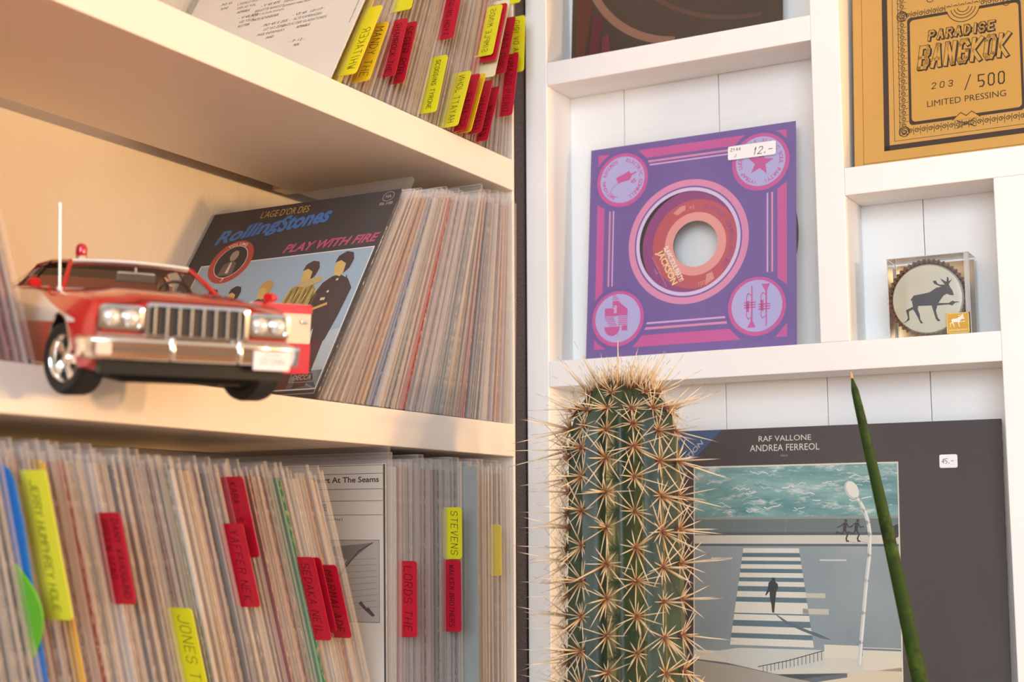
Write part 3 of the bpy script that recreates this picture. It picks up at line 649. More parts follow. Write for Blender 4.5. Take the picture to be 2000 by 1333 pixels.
bm_ = b; b.f += [[i, (i+1) % 96, 6*96+(i+1) % 96, 6*96+i] for i in range(96)]; b.m += [0]*96
b.build('vinyl_disc', plain('black_vinyl', '#131214', .3), pv, sc_=.001, smooth=True)
p = Print(-.75)
CC = (97.4, 92.6)
p.ring(*CC, 19.6, 47.2, '#8c3f7c', 0); p.ring(CC[0], CC[1], 19.6, 38.0, '#b8525e', 1); p.ring(*CC, 19.6, 27.0, '#df9794', 2)
p.poly([(CC[0]-27, CC[1]-1), (CC[0]-28, CC[1]-6), (CC[0]-20, CC[1]-28), (CC[0]-15, CC[1]-24)], '#df9794', 2)
p.ftext('SLAVIC SOUL PARTY!', CC[0]-28.5, CC[1]-1, 34, 4.6, '#f7ead2', 4, .03, rot=-64)
p.ftext('JACKSON', CC[0]-36, CC[1]-5, 33, 7.5, '#f3d99a', 4, .02, rot=-64)
p.ftext('(Jackson, Jackson, Jackson Five Music)', CC[0]-39, CC[1]-8, 30, 1.8, '#d79ac0', 4, rot=-64); p.ftext('(2008)', CC[0]-37, CC[1]-19, 5, 2, '#d79ac0', 4, rot=-64)
p.arc('ELECTRIC COWBELL RECORDS', CC[0], CC[1], 30.5, 78, -46, 3.6, '#9a4a86', 3, .02)
p.poly([(CC[0]-20, CC[1]+28), (CC[0]-14, CC[1]+33), (CC[0]-9, CC[1]+34), (CC[0]-9, CC[1]+30), (CC[0]-16, CC[1]+26)], '#d98f8a', 3); p.ftext('45', CC[0]-6, CC[1]+30, 5, 3, '#d98f8a', 3)
p.poly([(CC[0]+10, CC[1]-27), (CC[0]+15, CC[1]-25), (CC[0]+17, CC[1]-31), (CC[0]+9, CC[1]-36)], '#d98f8a', 3); p.ftext('rpm', CC[0]+4, CC[1]-38, 7, 5, '#d98f8a', 3, rot=14)
p.build('centre_label', pv)
p = Print(0)
# border bars with mitred ends
p.poly([(45, 180.3), (141, 180.3), (133.5, 172.6), (52.5, 172.6)], PK1); p.poly([(43, 9), (137, 9), (127.5, 18.6), (51, 18.6)], PK1)
p.poly([(7.4, 51), (7.4, 136), (14.2, 131.5), (14.2, 58)], PK1); p.poly([(175.8, 51), (175.8, 136), (168, 131), (168, 57)], PK1)
for pts in ([(7.4, 180.3), (18, 180.3), (7.4, 169)], [(175.8, 180.3), (166, 180.3), (175.8, 169)], [(7.4, 9), (18, 9), (7.4, 20)], [(175.8, 9), (166, 9), (175.8, 20)]): p.poly(pts, PK1)
for v0, v1, c, u0, u1 in ((168.2, 170.0, PK2, 54, 126), (165.3, 166.6, PL, 55, 125.5), (27.6, 29.2, PL, 53.6, 124.5), (23, 25, PK2, 52.4, 126)): p.rect(u0, v0, u1, v1, c)
for u0, u1, c in ((18.6, 20.2, PK2), (22.2, 23.4, PL), (159, 160.3, PL), (162.8, 164.4, PK2)): p.rect(u0, 62.6, u1, 128.8, c)
p.ring(*HC, 47.6, 53.2, PK2, 1, 96); p.ring(HC[0], HC[1], 43.2, 46.2, '#d5c3e6', 1, 96)
MED = ((30.5, 155.6, 24.6, 20.6), (153.8, 155.6, 25.2, 21.0), (28.9, 34.4, 24.6, 20.8), (150.8, 35.2, 25.0, 21.2))
for cu, cv, r0, r1 in MED: p.ell(cu, cv, r0+2.5, r0+2.5, PU, 2, n=64); p.ell(cu, cv, r0-.8, r0-.8, PK1, 3, n=64); p.ell(cu, cv+.4, r1, r1, LV, 4, n=64)
cu, cv = 30.5, 155.9
p.arc('ELECTRIC COWBELL', cu, cv, 15.9, 80, -70, 3.2, PK1, 5, .02); p.arc('NATIONAL RECORDS', cu, cv, 15.9, 245, 105, 3.0, PK1, 5, .02)
p.poly([(cu-6, cv+2), (cu+6, cv+7), (cu+9, cv+3), (cu+7, cv-1), (cu-4, cv-3)], PK1, 5); p.line([(cu-4, cv-3), (cu-9, cv-6), (cu-11, cv-10), (cu-8, cv-14), (cu-4, cv-15)], .45, PK1, 5); p.line([(cu+9, cv+4), (cu+12, cv+5)], 1.6, PK1, 5)
p.ftext('45', cu+8.5, cv-5, 5, 4, PK1, 5, .03, rot=20)
cu, cv = 153.8, 155.9
p.arc('SLAVIC SOUL PARTY!', cu, cv, 16.0, 86, -80, 3.2, PK1, 5, .02); p.arc('SLAVIC SOUL PARTY!', cu, cv, 16.0, 100, 260, 3.2, PK1, 5, .02)
st = []
for i in range(10):
    a = radians(10+36*i); q = 11.5 if i % 2 == 0 else 4.8; st.append((cu+q*cos(a), cv-1+q*sin(a)))
p.poly(st, PK1, 5)
cu, cv = 28.9, 34.8   # striped letter block
p.poly([(cu-12, cv+2), (cu+9, cv+2), (cu+9, cv+7), (cu, cv+15), (cu-5, cv+15), (cu-5, cv+9), (cu-12, cv+9)], PK1, 5)
for i in range(5): p.poly([(cu-5, cv+16+i*1.6), (cu+1-i*1.2, cv+16+i*1.6), (cu+.3-i*1.2, cv+16.8+i*1.6), (cu-5, cv+16.8+i*1.6)], PK1, 5)
p.ftext('rpm', cu-5, cv+11, 6.5, 4, '#c8bfe6', 6, .03, rot=-90)
for i in range(5): p.rect(cu-12+(4-i)*.9, cv-6+i*1.6, cu-1-(i*.7), cv-5.2+i*1.6, PK1, 5); p.rect(cu+.5, cv-6+i*1.6, cu+9, cv-5.2+i*1.6, PK1, 5)
p.ell(cu-5, cv-7, 7.2, 8, PK1, 5, a0=180, a1=360); p.rect(cu+4, cv-11, cu+9, cv-6.6, PK1, 5)
cu, cv = 150.8, 35.6  # pair of trumpets, bells opposite ways
for ox, f in ((-5.5, -1), (6.5, 1)):
    T = lambda x, y: (cu+ox+x, cv+y*f)
    p.poly([T(1, -17), T(1.9, -17), T(2.1, 12), T(4.6, 17.5), T(-2.6, 17.5), T(.6, 12)], PK1, 5)
    p.line([T(.6, -9), T(-1.8, -10.5), T(-3, -8), T(-3, 8), T(-1.6, 10.5), T(.8, 9)], .7, PK1, 5)
    for q in (-3, -1, 1): p.line([T(-4.6, q), T(4.2, q)], 1.0, PK1, 5)
    p.rect(min(T(-3.2, 0)[0], T(-1, 0)[0]), cv-4.5, T(-.8, 0)[0], cv+4.5, PK1, 5)
p.build('cover_print', pv)
fb = MB(); fb.box(-.0015, .1985, -.0014, .0032, .0003, .197); fb.build('plastic_cover', M_FILMX, pv)
ps = Print(1.5); ps.rrect(126.3, 159.8, 167.3, 171.6, 1.6, '#f4f2f0', 0); n0 = [(v[0], v[2]) for v in ps.mb.v]
b = MB(); b.prism(n0, -1.45, -1.6, 'y'); stk = b.build('price_sticker', plain('sticker_white', '#f7f5f2', .5, var=.01), pv, sc_=.001)
ps = Print(1.62); ps.hand('Z144', (128.5, 167.2), (1, 0), (.1, 1), 2.4, .35, '#262228', 0, wide=.9); ps.hand('J', (132, 162), (1, 0), (.1, 1), 2.2, .35, '#262228', 0)
ps.hand('12.-', (147.5, 162), (1, 0), (.25, 1), 6.0, .55, '#1e1a20', 0, jit=.15, wide=.78, adv=1.15); ps.build('lettering', stk)

# -- large dark LP, lower cubby
lpv = empty('long_play_record', (-.525, 1.0765, 1.2578), (-radians(3.4), 0, 0), label='large dark brown LP with crossing painting, price 45, in the bottom cubby', cat='record')
b = MB(); b.box(0, .3243, 0, .0028, 0, .3215); b.build('paper_sleeve', paper('#43393b'), lpv, bev=.0004, seg=1)
def sea():
    m, nt, b_, o = newmat('painted_sea'); n1 = noise(nt, 70, 8, (.55, 1, 1.7), .72); n2 = noise(nt, 26, 6, (.5, 1, 2.6), .65)
    c = mixc(nt, ramp(nt, n2, .35, .68), rgb('#3f7f82'), rgb('#8fb5b2')); c2 = mixc(nt, ramp(nt, n1, .52, .66), c, rgb('#d9ddd8'))
    nt.links.new(c2, b_.inputs['Base Color']); b_.inputs['Roughness'].default_value = .5; return m
def road():
    m, nt, b_, o = newmat('painted_road'); n1 = noise(nt, 90, 5); n2 = noise(nt, 10, 3)
    c = mixc(nt, ramp(nt, n2, .3, .75), rgb('#667a82'), rgb('#aab3b2')); c2 = mixc(nt, n1, c, rgb('#86969c')); nt.links.new(c2, b_.inputs['Base Color']); b_.inputs['Roughness'].default_value = .5; return m
p = Print(.02); OZ = 6.2
V = lambda v: v+OZ   # measured heights were taken from 1.264
p.rect(.4, .4, 323.8, 321.2, '#3b3233', 0)
p.rect(82, V(40), 248, V(285.6), '#ddd8c6', 1)
p.rect(83, V(244), 247, V(284.4), sea(), 2)
rf = random.Random(4)
for i in range(46):
    u, v = rf.uniform(92, 240), rf.uniform(246, 282); n_ = rf.randint(3, 7); pts = []
    for k in range(n_): pts.append((min(246, max(84, u)), V(min(283.5, max(245, v))))); u += rf.uniform(1, 3.6); v += rf.uniform(-1.6, 1.5)
    p.line(pts, rf.uniform(.3, .9), rf.choice(['#d7dedb', '#b9d0cd', '#e3e2da', '#5f9a9b', '#a9c8c6']), 2.5); p.rect(83, V(232.3), 247, V(244), '#8fa3a4', 2); p.rect(83, V(242.8), 247, V(244.6), '#c3c8bf', 3)
for i in range(8): p.line([(96+i*21, V(233)), (96+i*21, V(242.6))], .35, '#7c9194', 3)
p.rect(83, V(230.2), 247, V(232.5), '#4b545c', 3); p.rect(83, V(223.6), 247, V(230.4), '#cfccc0', 3); p.rect(83, V(221.8), 247, V(223.6), '#4f5b66', 3)
p.rect(83, V(140), 247, V(222), road(), 2)
bars = [(220.1, 216.5), (213.2, 210.4), (207.6, 204.2), (201.0, 197.4), (194.2, 190.6), (186.6, 182.2), (178.4, 174.3), (174.3, 169.8), (168.8, 164.2), (159.6, 154.2), (150.4, 145.0)]
for i, (a, b2) in enumerate(bars):
    l = lambda v: 124.2-(220.1-v)*.152; rr_ = lambda v: 169.6+(220.1-v)*.145
    p.poly([(l(b2), V(b2)), (rr_(b2), V(b2)), (rr_(a), V(a)), (l(a), V(a))], '#dcd9cc', 3)
    if i < 10: p.poly([(l(bars[i+1][0]), V(bars[i+1][0])), (rr_(bars[i+1][0]), V(bars[i+1][0])), (rr_(b2), V(b2)), (l(b2), V(b2))], '#52707c', 3)
p.rect(172, V(182.4), 190, V(186), '#c3c3b2', 3); p.rect(172, V(170), 192.5, V(174.2), '#c3c3b2', 3); p.rect(186, V(210.6), 207, V(211.8), '#cfd0c8', 3); p.rect(97, V(211.5), 115, V(212.7), '#cfd0c8', 3)
D1 = '#26262e'
p.poly([(148, V(171)), (160, V(164)), (176, V(158)), (184, V(155.6)), (194.5, V(151.2)), (186, V(152.2)), (172, V(157)), (158, V(162.6))], '#4c6272', 4)
p.poly([(147.6, V(170.5)), (149.2, V(170.5)), (150.2, V(180)), (151.2, V(187)), (152.6, V(189.5)), (152.4, V(192.5)), (150, V(194.6)), (150.2, V(197.2)), (147.6, V(197.6)), (147, V(195)), (144.8, V(193.4)), (144.2, V(188.6)), (142, V(184)), (142.8, V(183.4)), (145.6, V(187)), (145.8, V(182)), (147, V(176.5))], D1, 5)
for cx, ln in ((206.6, .6), (215.4, 1.6)):
    p.ell(cx+ln*.5, V(241.2), 1.15, 1.3, D1, 5, n=16)
    p.poly([(cx-1.4+ln*.3, V(240)), (cx+1.5+ln*.3, V(239.6)), (cx+.9, V(236)), (cx+.4, V(233.2)), (cx-2.0, V(233.4)), (cx-1.8, V(236.6))], D1, 5)
    p.line([(cx-1.2, V(239.2)), (cx-3.6, V(237.2)), (cx-6.4, V(236.2))], .75, D1, 5); p.line([(cx+1.2, V(239)), (cx+2.6, V(236.2)), (cx+5, V(236.6))], .75, D1, 5)
    p.line([(cx-.2, V(233.6)), (cx+1.6, V(230.6)), (cx+.4, V(227.8)), (cx+.8, V(225.8)), (cx+2, V(225.6))], 1.15, D1, 5)
    p.line([(cx-1.2, V(233.6)), (cx-2.8, V(231.2)), (cx-6.6, V(232.6)), (cx-7.4, V(231.6))], 1.05, D1, 5)
    p.line([(cx+2, V(225.4)), (cx+9, V(224.2))], .5, '#a9aca8', 4)
p.poly([(246.9, V(238.6)), (246.9, V(229)), (245, V(228)), (243.4, V(224.6)), (242.4, V(224.6)), (243.8, V(230)), (243.4, V(236)), (239.6, V(234.6)), (239.6, V(235.6))], D1, 5)
p.line([(214, V(260)), (218, V(256)), (221.6, V(249)), (224.2, V(240)), (225.4, V(231)), (224.6, V(215)), (222, V(196)), (219.4, V(172)), (217, V(150)), (215.4, V(134))], 3.0, '#c9cdca', 6)
p.line([(214, V(260)), (218.4, V(256)), (222.2, V(249)), (224.8, V(240)), (226, V(231)), (225.2, V(215)), (222.6, V(196)), (220, V(172)), (217.6, V(150)), (216, V(134))], 1.2, '#e6e8e4', 7)
p.ell(212, V(264.5), 5.2, 7.8, '#b9c2c4', 7, 28); p.ell(212.6, V(265), 4.2, 6.8, '#e2e2d8', 8, 28)
# steps, rail and rocks at the bottom
p.poly([(98, V(139)), (120, V(142.8)), (188.6, V(143.4)), (188.6, V(131)), (150, V(127.6)), (120, V(128))], '#c9cbc2', 3)
p.rect(188.6, V(138), 215, V(147.6), '#dcd7c4', 4); p.rect(218, V(130), 247, V(146.6), '#dcd7c4', 4); p.rect(218, V(144.6), 247, V(146.0), '#6b7f8c', 5); p.rect(83, V(60), 247, V(138), '#d3cfbf', 2)
p.line([(136, V(129)), (160, V(134.5)), (188, V(143))], .6, '#2c3238', 5)
for i in range(16): u = 140+i*3.1; p.line([(u, V(129.9+i*.82)), (u, V(124.5+i*.75))], .45, '#2c3238', 5)
p.poly([(83, V(133)), (110, V(131)), (150, V(124)), (180, V(119)), (206, V(124)), (206, V(127)), (178, V(122.5)), (140, V(114)), (83, V(120))], '#5b646a', 5)
p.poly([(83, V(132)), (120, V(128.6)), (160, V(122)), (178, V(119.6)), (140, V(112)), (83, V(116))], '#a39e92', 6)
p.poly([(178, V(119)), (206, V(126)), (247, V(133)), (247, V(100)), (178, V(100))], '#d9cdb2', 4)
p.poly([(66, 321), (100.4, 321), (66, 287)], '#34507c', 4); p.poly([(60, 321), (106, 321), (60, 276)], '#34507c', 3)
p.ftext('EDITION', 70, 290, 30, 4, '#a9b2c0', 5, .02, .2, rot=45)
p.ftext('RAF VALLONE', 137.4, V(304.4), 43, 4.4, '#e3dccd', 3, -.004); p.ftext('ANDREA FERREOL', 130.2, V(296.6), 56.8, 5.2, '#e3dccd', 3, -.004); p.ftext('dans', 155.5, V(292), 5.8, 2, '#9d958c', 3, -.004)
p.build('cover_print', lpv)
fb = MB(); fb.box(-.004, .3275, -.0012, .0045, .0002, .3285); fb.build('plastic_cover', M_FILMX, lpv)
ps = Print(); ps.rrect(279, 286, 292.2, 296, 1.4, '#fff', 0) if False else ps.rrect(279, 286, 292.2, 296, 1.4, '#f7f5f2', 0)
b = MB(); b.prism([(v[0], v[2]) for v in ps.mb.v], -1.3, -1.45, 'y'); stk = b.build('price_sticker', plain('sticker_white', '#f7f5f2', .5), lpv, sc_=.001)
ps = Print(1.48); ps.hand('45.-', (280.6, 289.4), (1, 0), (.15, 1), 3.4, .36, '#26222a', 0, jit=.15, wide=.72, adv=1.15); ps.build('lettering', stk)

# -- dark glossy sleeve in the top left cubby
r = empty('single_record', (-.5475, 1.086, 1.9001), (-radians(4), 0, 0), label='glossy dark brown sleeve with faint pale arcs in the top left cubby', cat='record')
b = MB(); b.box(0, .1925, 0, .0026, 0, .19); b.build('paper_sleeve', plain('dark_glossy_card', '#41342d', .3, var=.1, scale=20), r, bev=.0004, seg=1)
p = Print(.02); 
p.ring(112, 108, 97, 104, '#8a6553', 1, 60, 183, 262); p.ring(170, 160, 140, 144, '#5c463c', 1, 60, 222, 272); p.ring(170, 160, 120, 122, '#574741', 1, 60, 222, 272)
p.poly([(5, 8), (13, 8), (20, 52), (12, 90), (4, 90)], '#5b3524', 1); p.poly([(17, 6), (26, 8), (31, 40), (21, 46)], '#5c2c2e', 2); p.poly([(30, 4), (38, 8), (36, 26), (30, 22)], '#6a3434', 2)
p.rect(0, .4, 192.4, 2.2, '#2b211c', 3)
p.build('cover_print', r)

# -- mustard sleeve, top right cubby
bv = empty('single_record', (-.2985, 1.078, 1.7736), (-radians(4.6), 0, 0), label='mustard yellow sleeve with ornate black PARADISE BANGKOK print in the top right cubby', cat='record')
b = MB(); b.box(.0005, .1785, 0, .0026, 0, .184); b.build('paper_sleeve', plain('mustard_card', '#c99a4c', .65, var=.06), bv, bev=.0004, seg=1)
p = Print(.02); K, G = '#43362f', '#c99a4c'
for i in range(88): p.line([(7.8, 4+i*2.0), (7.9, 5.3+i*2.0)], .35, '#6a4a22', 1); p.line([(8+i*1.9, 5.0), (9.2+i*1.9, 5.1)], .35, '#6a4a22', 1)
p.frame(26, 15.4, 151, 172, 4.2, K, 1); p.frame(32, 20.3, 145, 168, .35, K, 1)
# scroll frieze: little curls one after another
def curl(cu, cv, s, rot, L=2):
    pts = []
    for i in range(15):
        a = radians(rot+i*33); q = s*(1-.052*i); pts.append((cu+q*cos(a), cv+q*sin(a)))
    p.line(pts, .5, K, L)
for i in range(25):
    v = 27+i*5.15; p.line([(36, v-2.6), (42.6, v-2.2)], .4, K, 2); curl(39.6, v, 2.0, 90); p.line([(36, v-2.6), (36.6, v+2.4)], .45, K, 2)
    if i < 19:
        u = 44+i*5.15; curl(u, 26.8, 2.0, 0); p.line([(u-2.6, 23.8), (u-2.4, 29.8)], .4, K, 2); curl(u, 121.5, 2.0, 0); p.line([(u-2.6, 118.4), (u-2.4, 124.4)], .4, K, 2)
for cu_, cv_ in ((39.5, 27), (39.5, 121.5)): curl(cu_, cv_, 3.4, 0); p.ring(cu_, cv_, 3.6, 4.2, K, 2)
p.rrect(43.4, 31.4, 128, 119.2, 3, K, 3); p.rrect(45.4, 33.8, 126.2, 116.8, 3, G, 4)
p.poly([(76, 30.5), (96, 30.5), (90, 36), (86, 33.6), (82, 36)], G, 5); p.line([(76, 31), (82, 36), (86, 33), (90, 36), (96, 31)], .6, K, 6); p.line([(79, 30), (92, 24)], .6, K, 6); p.line([(92, 30), (79, 24)], .6, K, 6)
p.ell(86, 122, 13, 10, G, 5, a0=180, a1=360)
for q in (4, 6.5, 9, 12): p.ring(86, 121, q, q+.6, K, 6, 24, 190, 350)
for q in range(6): curl(62+q*9.5, 132+(q % 2)*5, 4.6, 40*q, 3); curl(58+q*10, 143, 3.6, 60*q, 3)
for q in range(3): curl(118+q*6, 118+q*3, 4.2, 90*q, 6)
def outl(txt, o, size, w, wide, adv, slant):
    p.hand(txt, (o[0]+.7, o[1]-.7), (1, 0), (slant, 1), size, w+1.1, K, 5, jit=0, wide=wide, adv=adv)
    p.hand(txt, o, (1, 0), (slant, 1), size, w+.9, K, 6, jit=0, wide=wide, adv=adv)
    p.hand(txt, o, (1, 0), (slant, 1), size, w, G, 7, jit=0, wide=wide, adv=adv)
outl('PARADISE', (59.8, 98.4), 6.6, 1.3, .78, 1.62, .12)
outl('BANGKOK', (51.8, 76.5), 16.4, 2.5, .50, 1.50, .14)
p.hand('203', (61, 58.2), (1, 0), (.1, 1), 4.6, .6, '#35292a', 5, jit=.2, wide=.9, adv=1.9)
p.line([(85.6, 53.6), (90, 65)], .8, K, 5); p.hand('500', (95.5, 54.4), (1, 0), (.03, 1), 9.2, 1.0, K, 5, jit=0, wide=.66, adv=1.5)
p.ftext('LIMITED PRESSING', 57.2, 44, 58, 4.9, K, 5, .0)
p.build('cover_print', bv)

# -- boxed sweet with animal silhouette
mv = empty('boxed_sweet', (-.2745, 1.0755, 1.6396), None, label='clear box holding a chocolate cup iced cream-white with dark moose silhouette', cat='box')
b = MB(); b.box(-.0005, .0600, -.001, .0245, .0002, .0622); bx = b.build('clear_box', M_BOX, mv, bev=.0006)
b = MB()
for (x0, x1, z0, z1) in ((-.5, .1, .4, 62), (59.4, 60, .4, 62), (-.5, 60, .2, .8), (-.5, 60, 61.6, 62.2)): b.box(x0, x1, -1.2, -.6, z0, z1)
b.box(56.4, 59.2, -1.1, -.5, 17, 61.5)  # pale strip stands in for the white highlight down the right side
b.build('box_edge_highlight', film('clear_edge_highlight', .55, '#e8e4e0', .08), mv, sc_=.001)
b = MB(); b.box(.001, .059, .0225, .0235, .001, .060); b.build('backing_card', plain('gold_card', '#d9b27a', .3, .6), mv)
b = MB(); n = 96; rows = []
for yy, r1 in ((1.5, 29.3), (5, 27.5), (20, 22)):
    rows.append([(28.5+(r1+(.9 if i % 2 else -.9))*cos(2*pi*i/n), yy, 30.2+(r1+(.9 if i % 2 else -.9))*sin(2*pi*i/n)) for i in range(n)])
b.grid(rows, 0, True); rows2 = [[(28.5+(x-28.5)*.93, y+.6, 30.2+(z-30.2)*.93) for x, y, z in rows[0]], [(28.5, 4, 30.2)]*n]; b.grid([rows[0], rows2[0]], 0, True)
b.build('paper_cup', plain('brown_paper_cup', '#6b3a20', .6, var=.15), mv, sc_=.001)
b = MB(); b.lathe([(26.4, 9), (26.6, 3), (25.4, 1.2), (20, .7), (0.01, .6)], 64, (28.2, 0, 29.6), 'y', cap=False); ic = b.build('icing', plain('cream_icing', '#e6dfc6', .35, coat=.3), mv, sc_=.001, smooth=True)
MOOSE = [(9.6, 12.3), (12.5, 14.1), (13.6, 16.2), (12.3, 22.1), (17.5, 24.3), (16.9, 29.1), (15.7, 29.2), (18.4, 32.7), (26.2, 33.6), (30.3, 34.3), (35.5, 37.3), (39.1, 37.7), (34.1, 40.3), (32.9, 42.5), (35.2, 42.8), (36.4, 40.4), (38.2, 39.3), (41.7, 39.1), (38.3, 44.1), (43.0, 41.2), (43.5, 44.6), (44.4, 44.6), (45, 41.4), (47.4, 43.3), (44.6, 39.2), (45.6, 36.6), (47.0, 34.4), (47.9, 30.7), (45.4, 30.9), (42.9, 32.2), (40.3, 30.8), (38, 27.8), (36.4, 25.6), (44.1, 25.1), (46.7, 26.6), (48.4, 25.8), (52.2, 25.5), (48.6, 24.9), (46.5, 23.0), (44, 24), (35.6, 23.9), (34.4, 20), (35.6, 14.5), (37.5, 12.3), (35.5, 11.9), (34, 14), (31.4, 24.2), (21.6, 24.6), (21.0, 22), (22.4, 18), (22.6, 14.5), (24.7, 11.1), (22.7, 11.5), (20.6, 16.5), (18.4, 21.1), (17.4, 22.3), (14.4, 20.9), (14.6, 14.6), (11.9, 13.1)]
p = Print(-.5); p.poly(MOOSE, '#2f3040', 2); p.build('silhouette', ic)
b = MB(); b.box(42.2, 58.6, -1.7, -1.3, 1.6, 17); lb = b.build('label_square', plain('label_gold', '#d9a52c', .5), mv, sc_=.001)
p = Print(1.72); p.frame(42.6, 2, 58.2, 16.6, .5, '#e9cf8e', 0); p.poly([(43.6+(u-9)*.30, 6.2+(v-11)*.29) for u, v in MOOSE], '#f7f1e4', 1)
p.ftext('schweigemann', 43.8, 3.2, 13.4, 2.0, '#f3e2b4', 1, .01); p.build('lettering', lb)

# ---------------------------------------------------------------- model car (millimetres, nose at x=0, wheels stand on z=0)
car = empty('model_car', (-.4775, .5330, 1.5605), (radians(.4), radians(8.3), radians(-31.6)), label='red toy coupe with white side stripe and open door overhanging the middle shelf', cat='toy car')
def red_body():
    m, nt, b_, o = newmat('red_lacquer_white_stripe')
    tc = N(nt, 'ShaderNodeTexCoord'); sx = N(nt, 'ShaderNodeSeparateXYZ'); nt.links.new(tc.outputs['Object'], sx.inputs[0])
    def ma(op, a, b__):
        n = N(nt, 'ShaderNodeMath', operation=op)
        for i, v in enumerate((a, b__)):
            if isinstance(v, (int, float)): n.inputs[i].default_value = v
            elif v is not None: nt.links.new(v, n.inputs[i])
        return n.outputs[0]
    x, y, z = sx.outputs['X'], sx.outputs['Y'], sx.outputs['Z']
    ax = ma('MULTIPLY', x, -1)                                   # distance behind the nose
    top = ma('ADD', .0385, ma('MULTIPLY', ma('SUBTRACT', ax, .028), .155)); bot = ma('ADD', .0372, ma('MULTIPLY', ma('SUBTRACT', ax, .028), -.012))
    k = ma('MULTIPLY', ma('MULTIPLY', ma('LESS_THAN', z, top), ma('GREATER_THAN', z, bot)), ma('GREATER_THAN', ax, .028))
    k = ma('MULTIPLY', k, ma('GREATER_THAN', ma('ABSOLUTE', y, None), .0485))
    nt.links.new(mixc(nt, k, rgb('#cf0710'), rgb('#f6ece2')), b_.inputs['Base Color'])
    b_.inputs['Roughness'].default_value = .3; b_.inputs['Coat Weight'].default_value = 1; b_.inputs['Coat Roughness'].default_value = .05; return m
M_BODY = red_body()
STN = [(-1.5, 44, 46.6, 45, 26, 44.5, 48), (-5, 46, 48.6, 47, 21, 46.5, 50), (-16, 48, 51, 48.6, 15, 48.5, 51.5), (-30, 49.5, 53.2, 50.2, 13.5, 49.5, 53), (-53, 50.5, 55.2, 51.5, 13, 50.5, 54.5), (-82, 51, 56, 52.5, 13, 51.5, 55.5), (-102, 51, 56, 52.5, 12.5, 52, 55.5),
       (-140, 51, 56.5, 52.5, 12.5, 53, 54.5), (-190, 51, 56.5, 52.5, 12.5, 53.5, 54.5), (-222, 50.5, 56, 52, 13, 54, 55.5), (-260, 49, 55, 50.5, 14, 52.5, 55), (-292, 46, 52, 48, 17, 50, 52), (-300, 42, 48, 45, 20, 46, 48)]
def ringpts(s_):
    x, wl, wm, ws, zb, zs, zt = s_; zm = zb+(zs-zb)*.62
    half = [(0, zb), (wl*.88, zb), (wl, zb+1.5), (wl+(wm-wl)*.7, zb+(zm-zb)*.5), (wm, zm), (wm-.6, zm+(zs-zm)*.5), (ws, zs), (ws-3.5, zs+1.6), (ws*.66, zt-.6), (ws*.58, zt+(.9 if x > -102 else 0)), (0, zt+(1.0 if x > -102 else .4))]
    return [(x, y, z) for y, z in half] + [(x, -y, z) for y, z in half[-2:0:-1]]
b = MB(); rows = [ringpts(s_) for s_ in STN]; b.grid(rows, 0, True); b.add(rows[0], [tuple(range(len(rows[0])))]); b.add(rows[-1], [tuple(range(len(rows[0])))[::-1]])
body = b.build('body', [M_BODY, M_DARK], car, sc_=.001, smooth=True, ang=28)
cb = MB()
for cx in (-53, -222):
    for s_ in (-1, 1): cb.lathe([(23, 28*s_), (23, 70*s_)], 40, (cx, 0, 18.5), 'y', m=1)
cb.box(-236, -106, -46.5, 46.5, 19, 90, 1)
cb.box(-150, -88, 49.5, 62, 15.5, 60, 1)      # opening of the swung-out door
cut = cb.build('cut', [M_BODY, M_DARK], None, sc_=.001)
cut.matrix_world = Matrix.Identity(4); body_m = body.modifiers.new('b', 'BOOLEAN'); body_m.object = cut; body_m.solver = 'EXACT'; body_m.operation = 'DIFFERENCE'
_p = body.parent; body.parent = None; bpy.context.view_layer.update()
me2 = bpy.data.meshes.new_from_object(body.evaluated_get(bpy.context.evaluated_depsgraph_get()))
body.modifiers.clear(); body.data = me2; body.parent = _p; bpy.data.objects.remove(cut)
def cp(name, mb, mat, parent=car, **kw): return mb.build(name, mat, parent, sc_=.001, **kw)
# floor pan, interior
b = MB(); b.box(-290, -12, -38, 38, 11.5, 16); b.box(-75, -20, -30, 30, 9, 12); b.box(-160, -80, -8, 8, 9.5, 12); cp('chassis', b, M_DARK)
b = MB(); b.box(-9, .6, -45.5, 45.5, 13.5, 25.5); b.box(-30, -8, -36, 36, 12.5, 20); cp('front_valance', b, M_DARK)
b = MB(); b.tube([(-53, -43, 18.5), (-53, 43, 18.5)], 1.6); b.tube([(-66, -30, 10), (-46, 30, 10)], 1.2); cp('axle', b, M_DARK)
b = MB(); b.box(-52, -44, -9, 8, 8.5, 9.4); cp('sump_patch', b, plain('blue_plastic_patch', '#1d2c6a', .4))
M_TAN = plain('tan_vinyl', '#9c7a5a', .55); M_SEAT = plain('dark_seat', '#3b2a26', .6)
b = MB(); b.box(-118, -107, -44, 44, 38, 52.5); cp('dashboard', b, M_SEAT, bev=1.2)
for s_ in (-1, 1):
    b = MB(); b.prism([(-150, 22), (-176, 20), (-184, 50), (-178, 51), (-172, 30), (-150, 30)], 6 if s_ > 0 else -40, 40 if s_ > 0 else -6, 'y'); cp('seat', b, M_SEAT, bev=1.5)
b = MB(); b.prism([(-205, 22), (-226, 20), (-232, 48), (-227, 49), (-222, 30), (-205, 30)], -40, 40, 'y'); cp('seat', b, M_SEAT, bev=1.5)
b = MB(); b.lathe([(9.4, -.7), (10.4, 0), (9.4, .7), (8.6, 0), (9.4, -.7)], 28, (0, 0, 0), 'x', cap=False); b.box(-.5, .5, -9, 9, -.8, .8)
sw = cp('steering_wheel', b, M_DARK); sw.location = (-.124, .022, .054); sw.rotation_euler = (0, radians(22), 0)
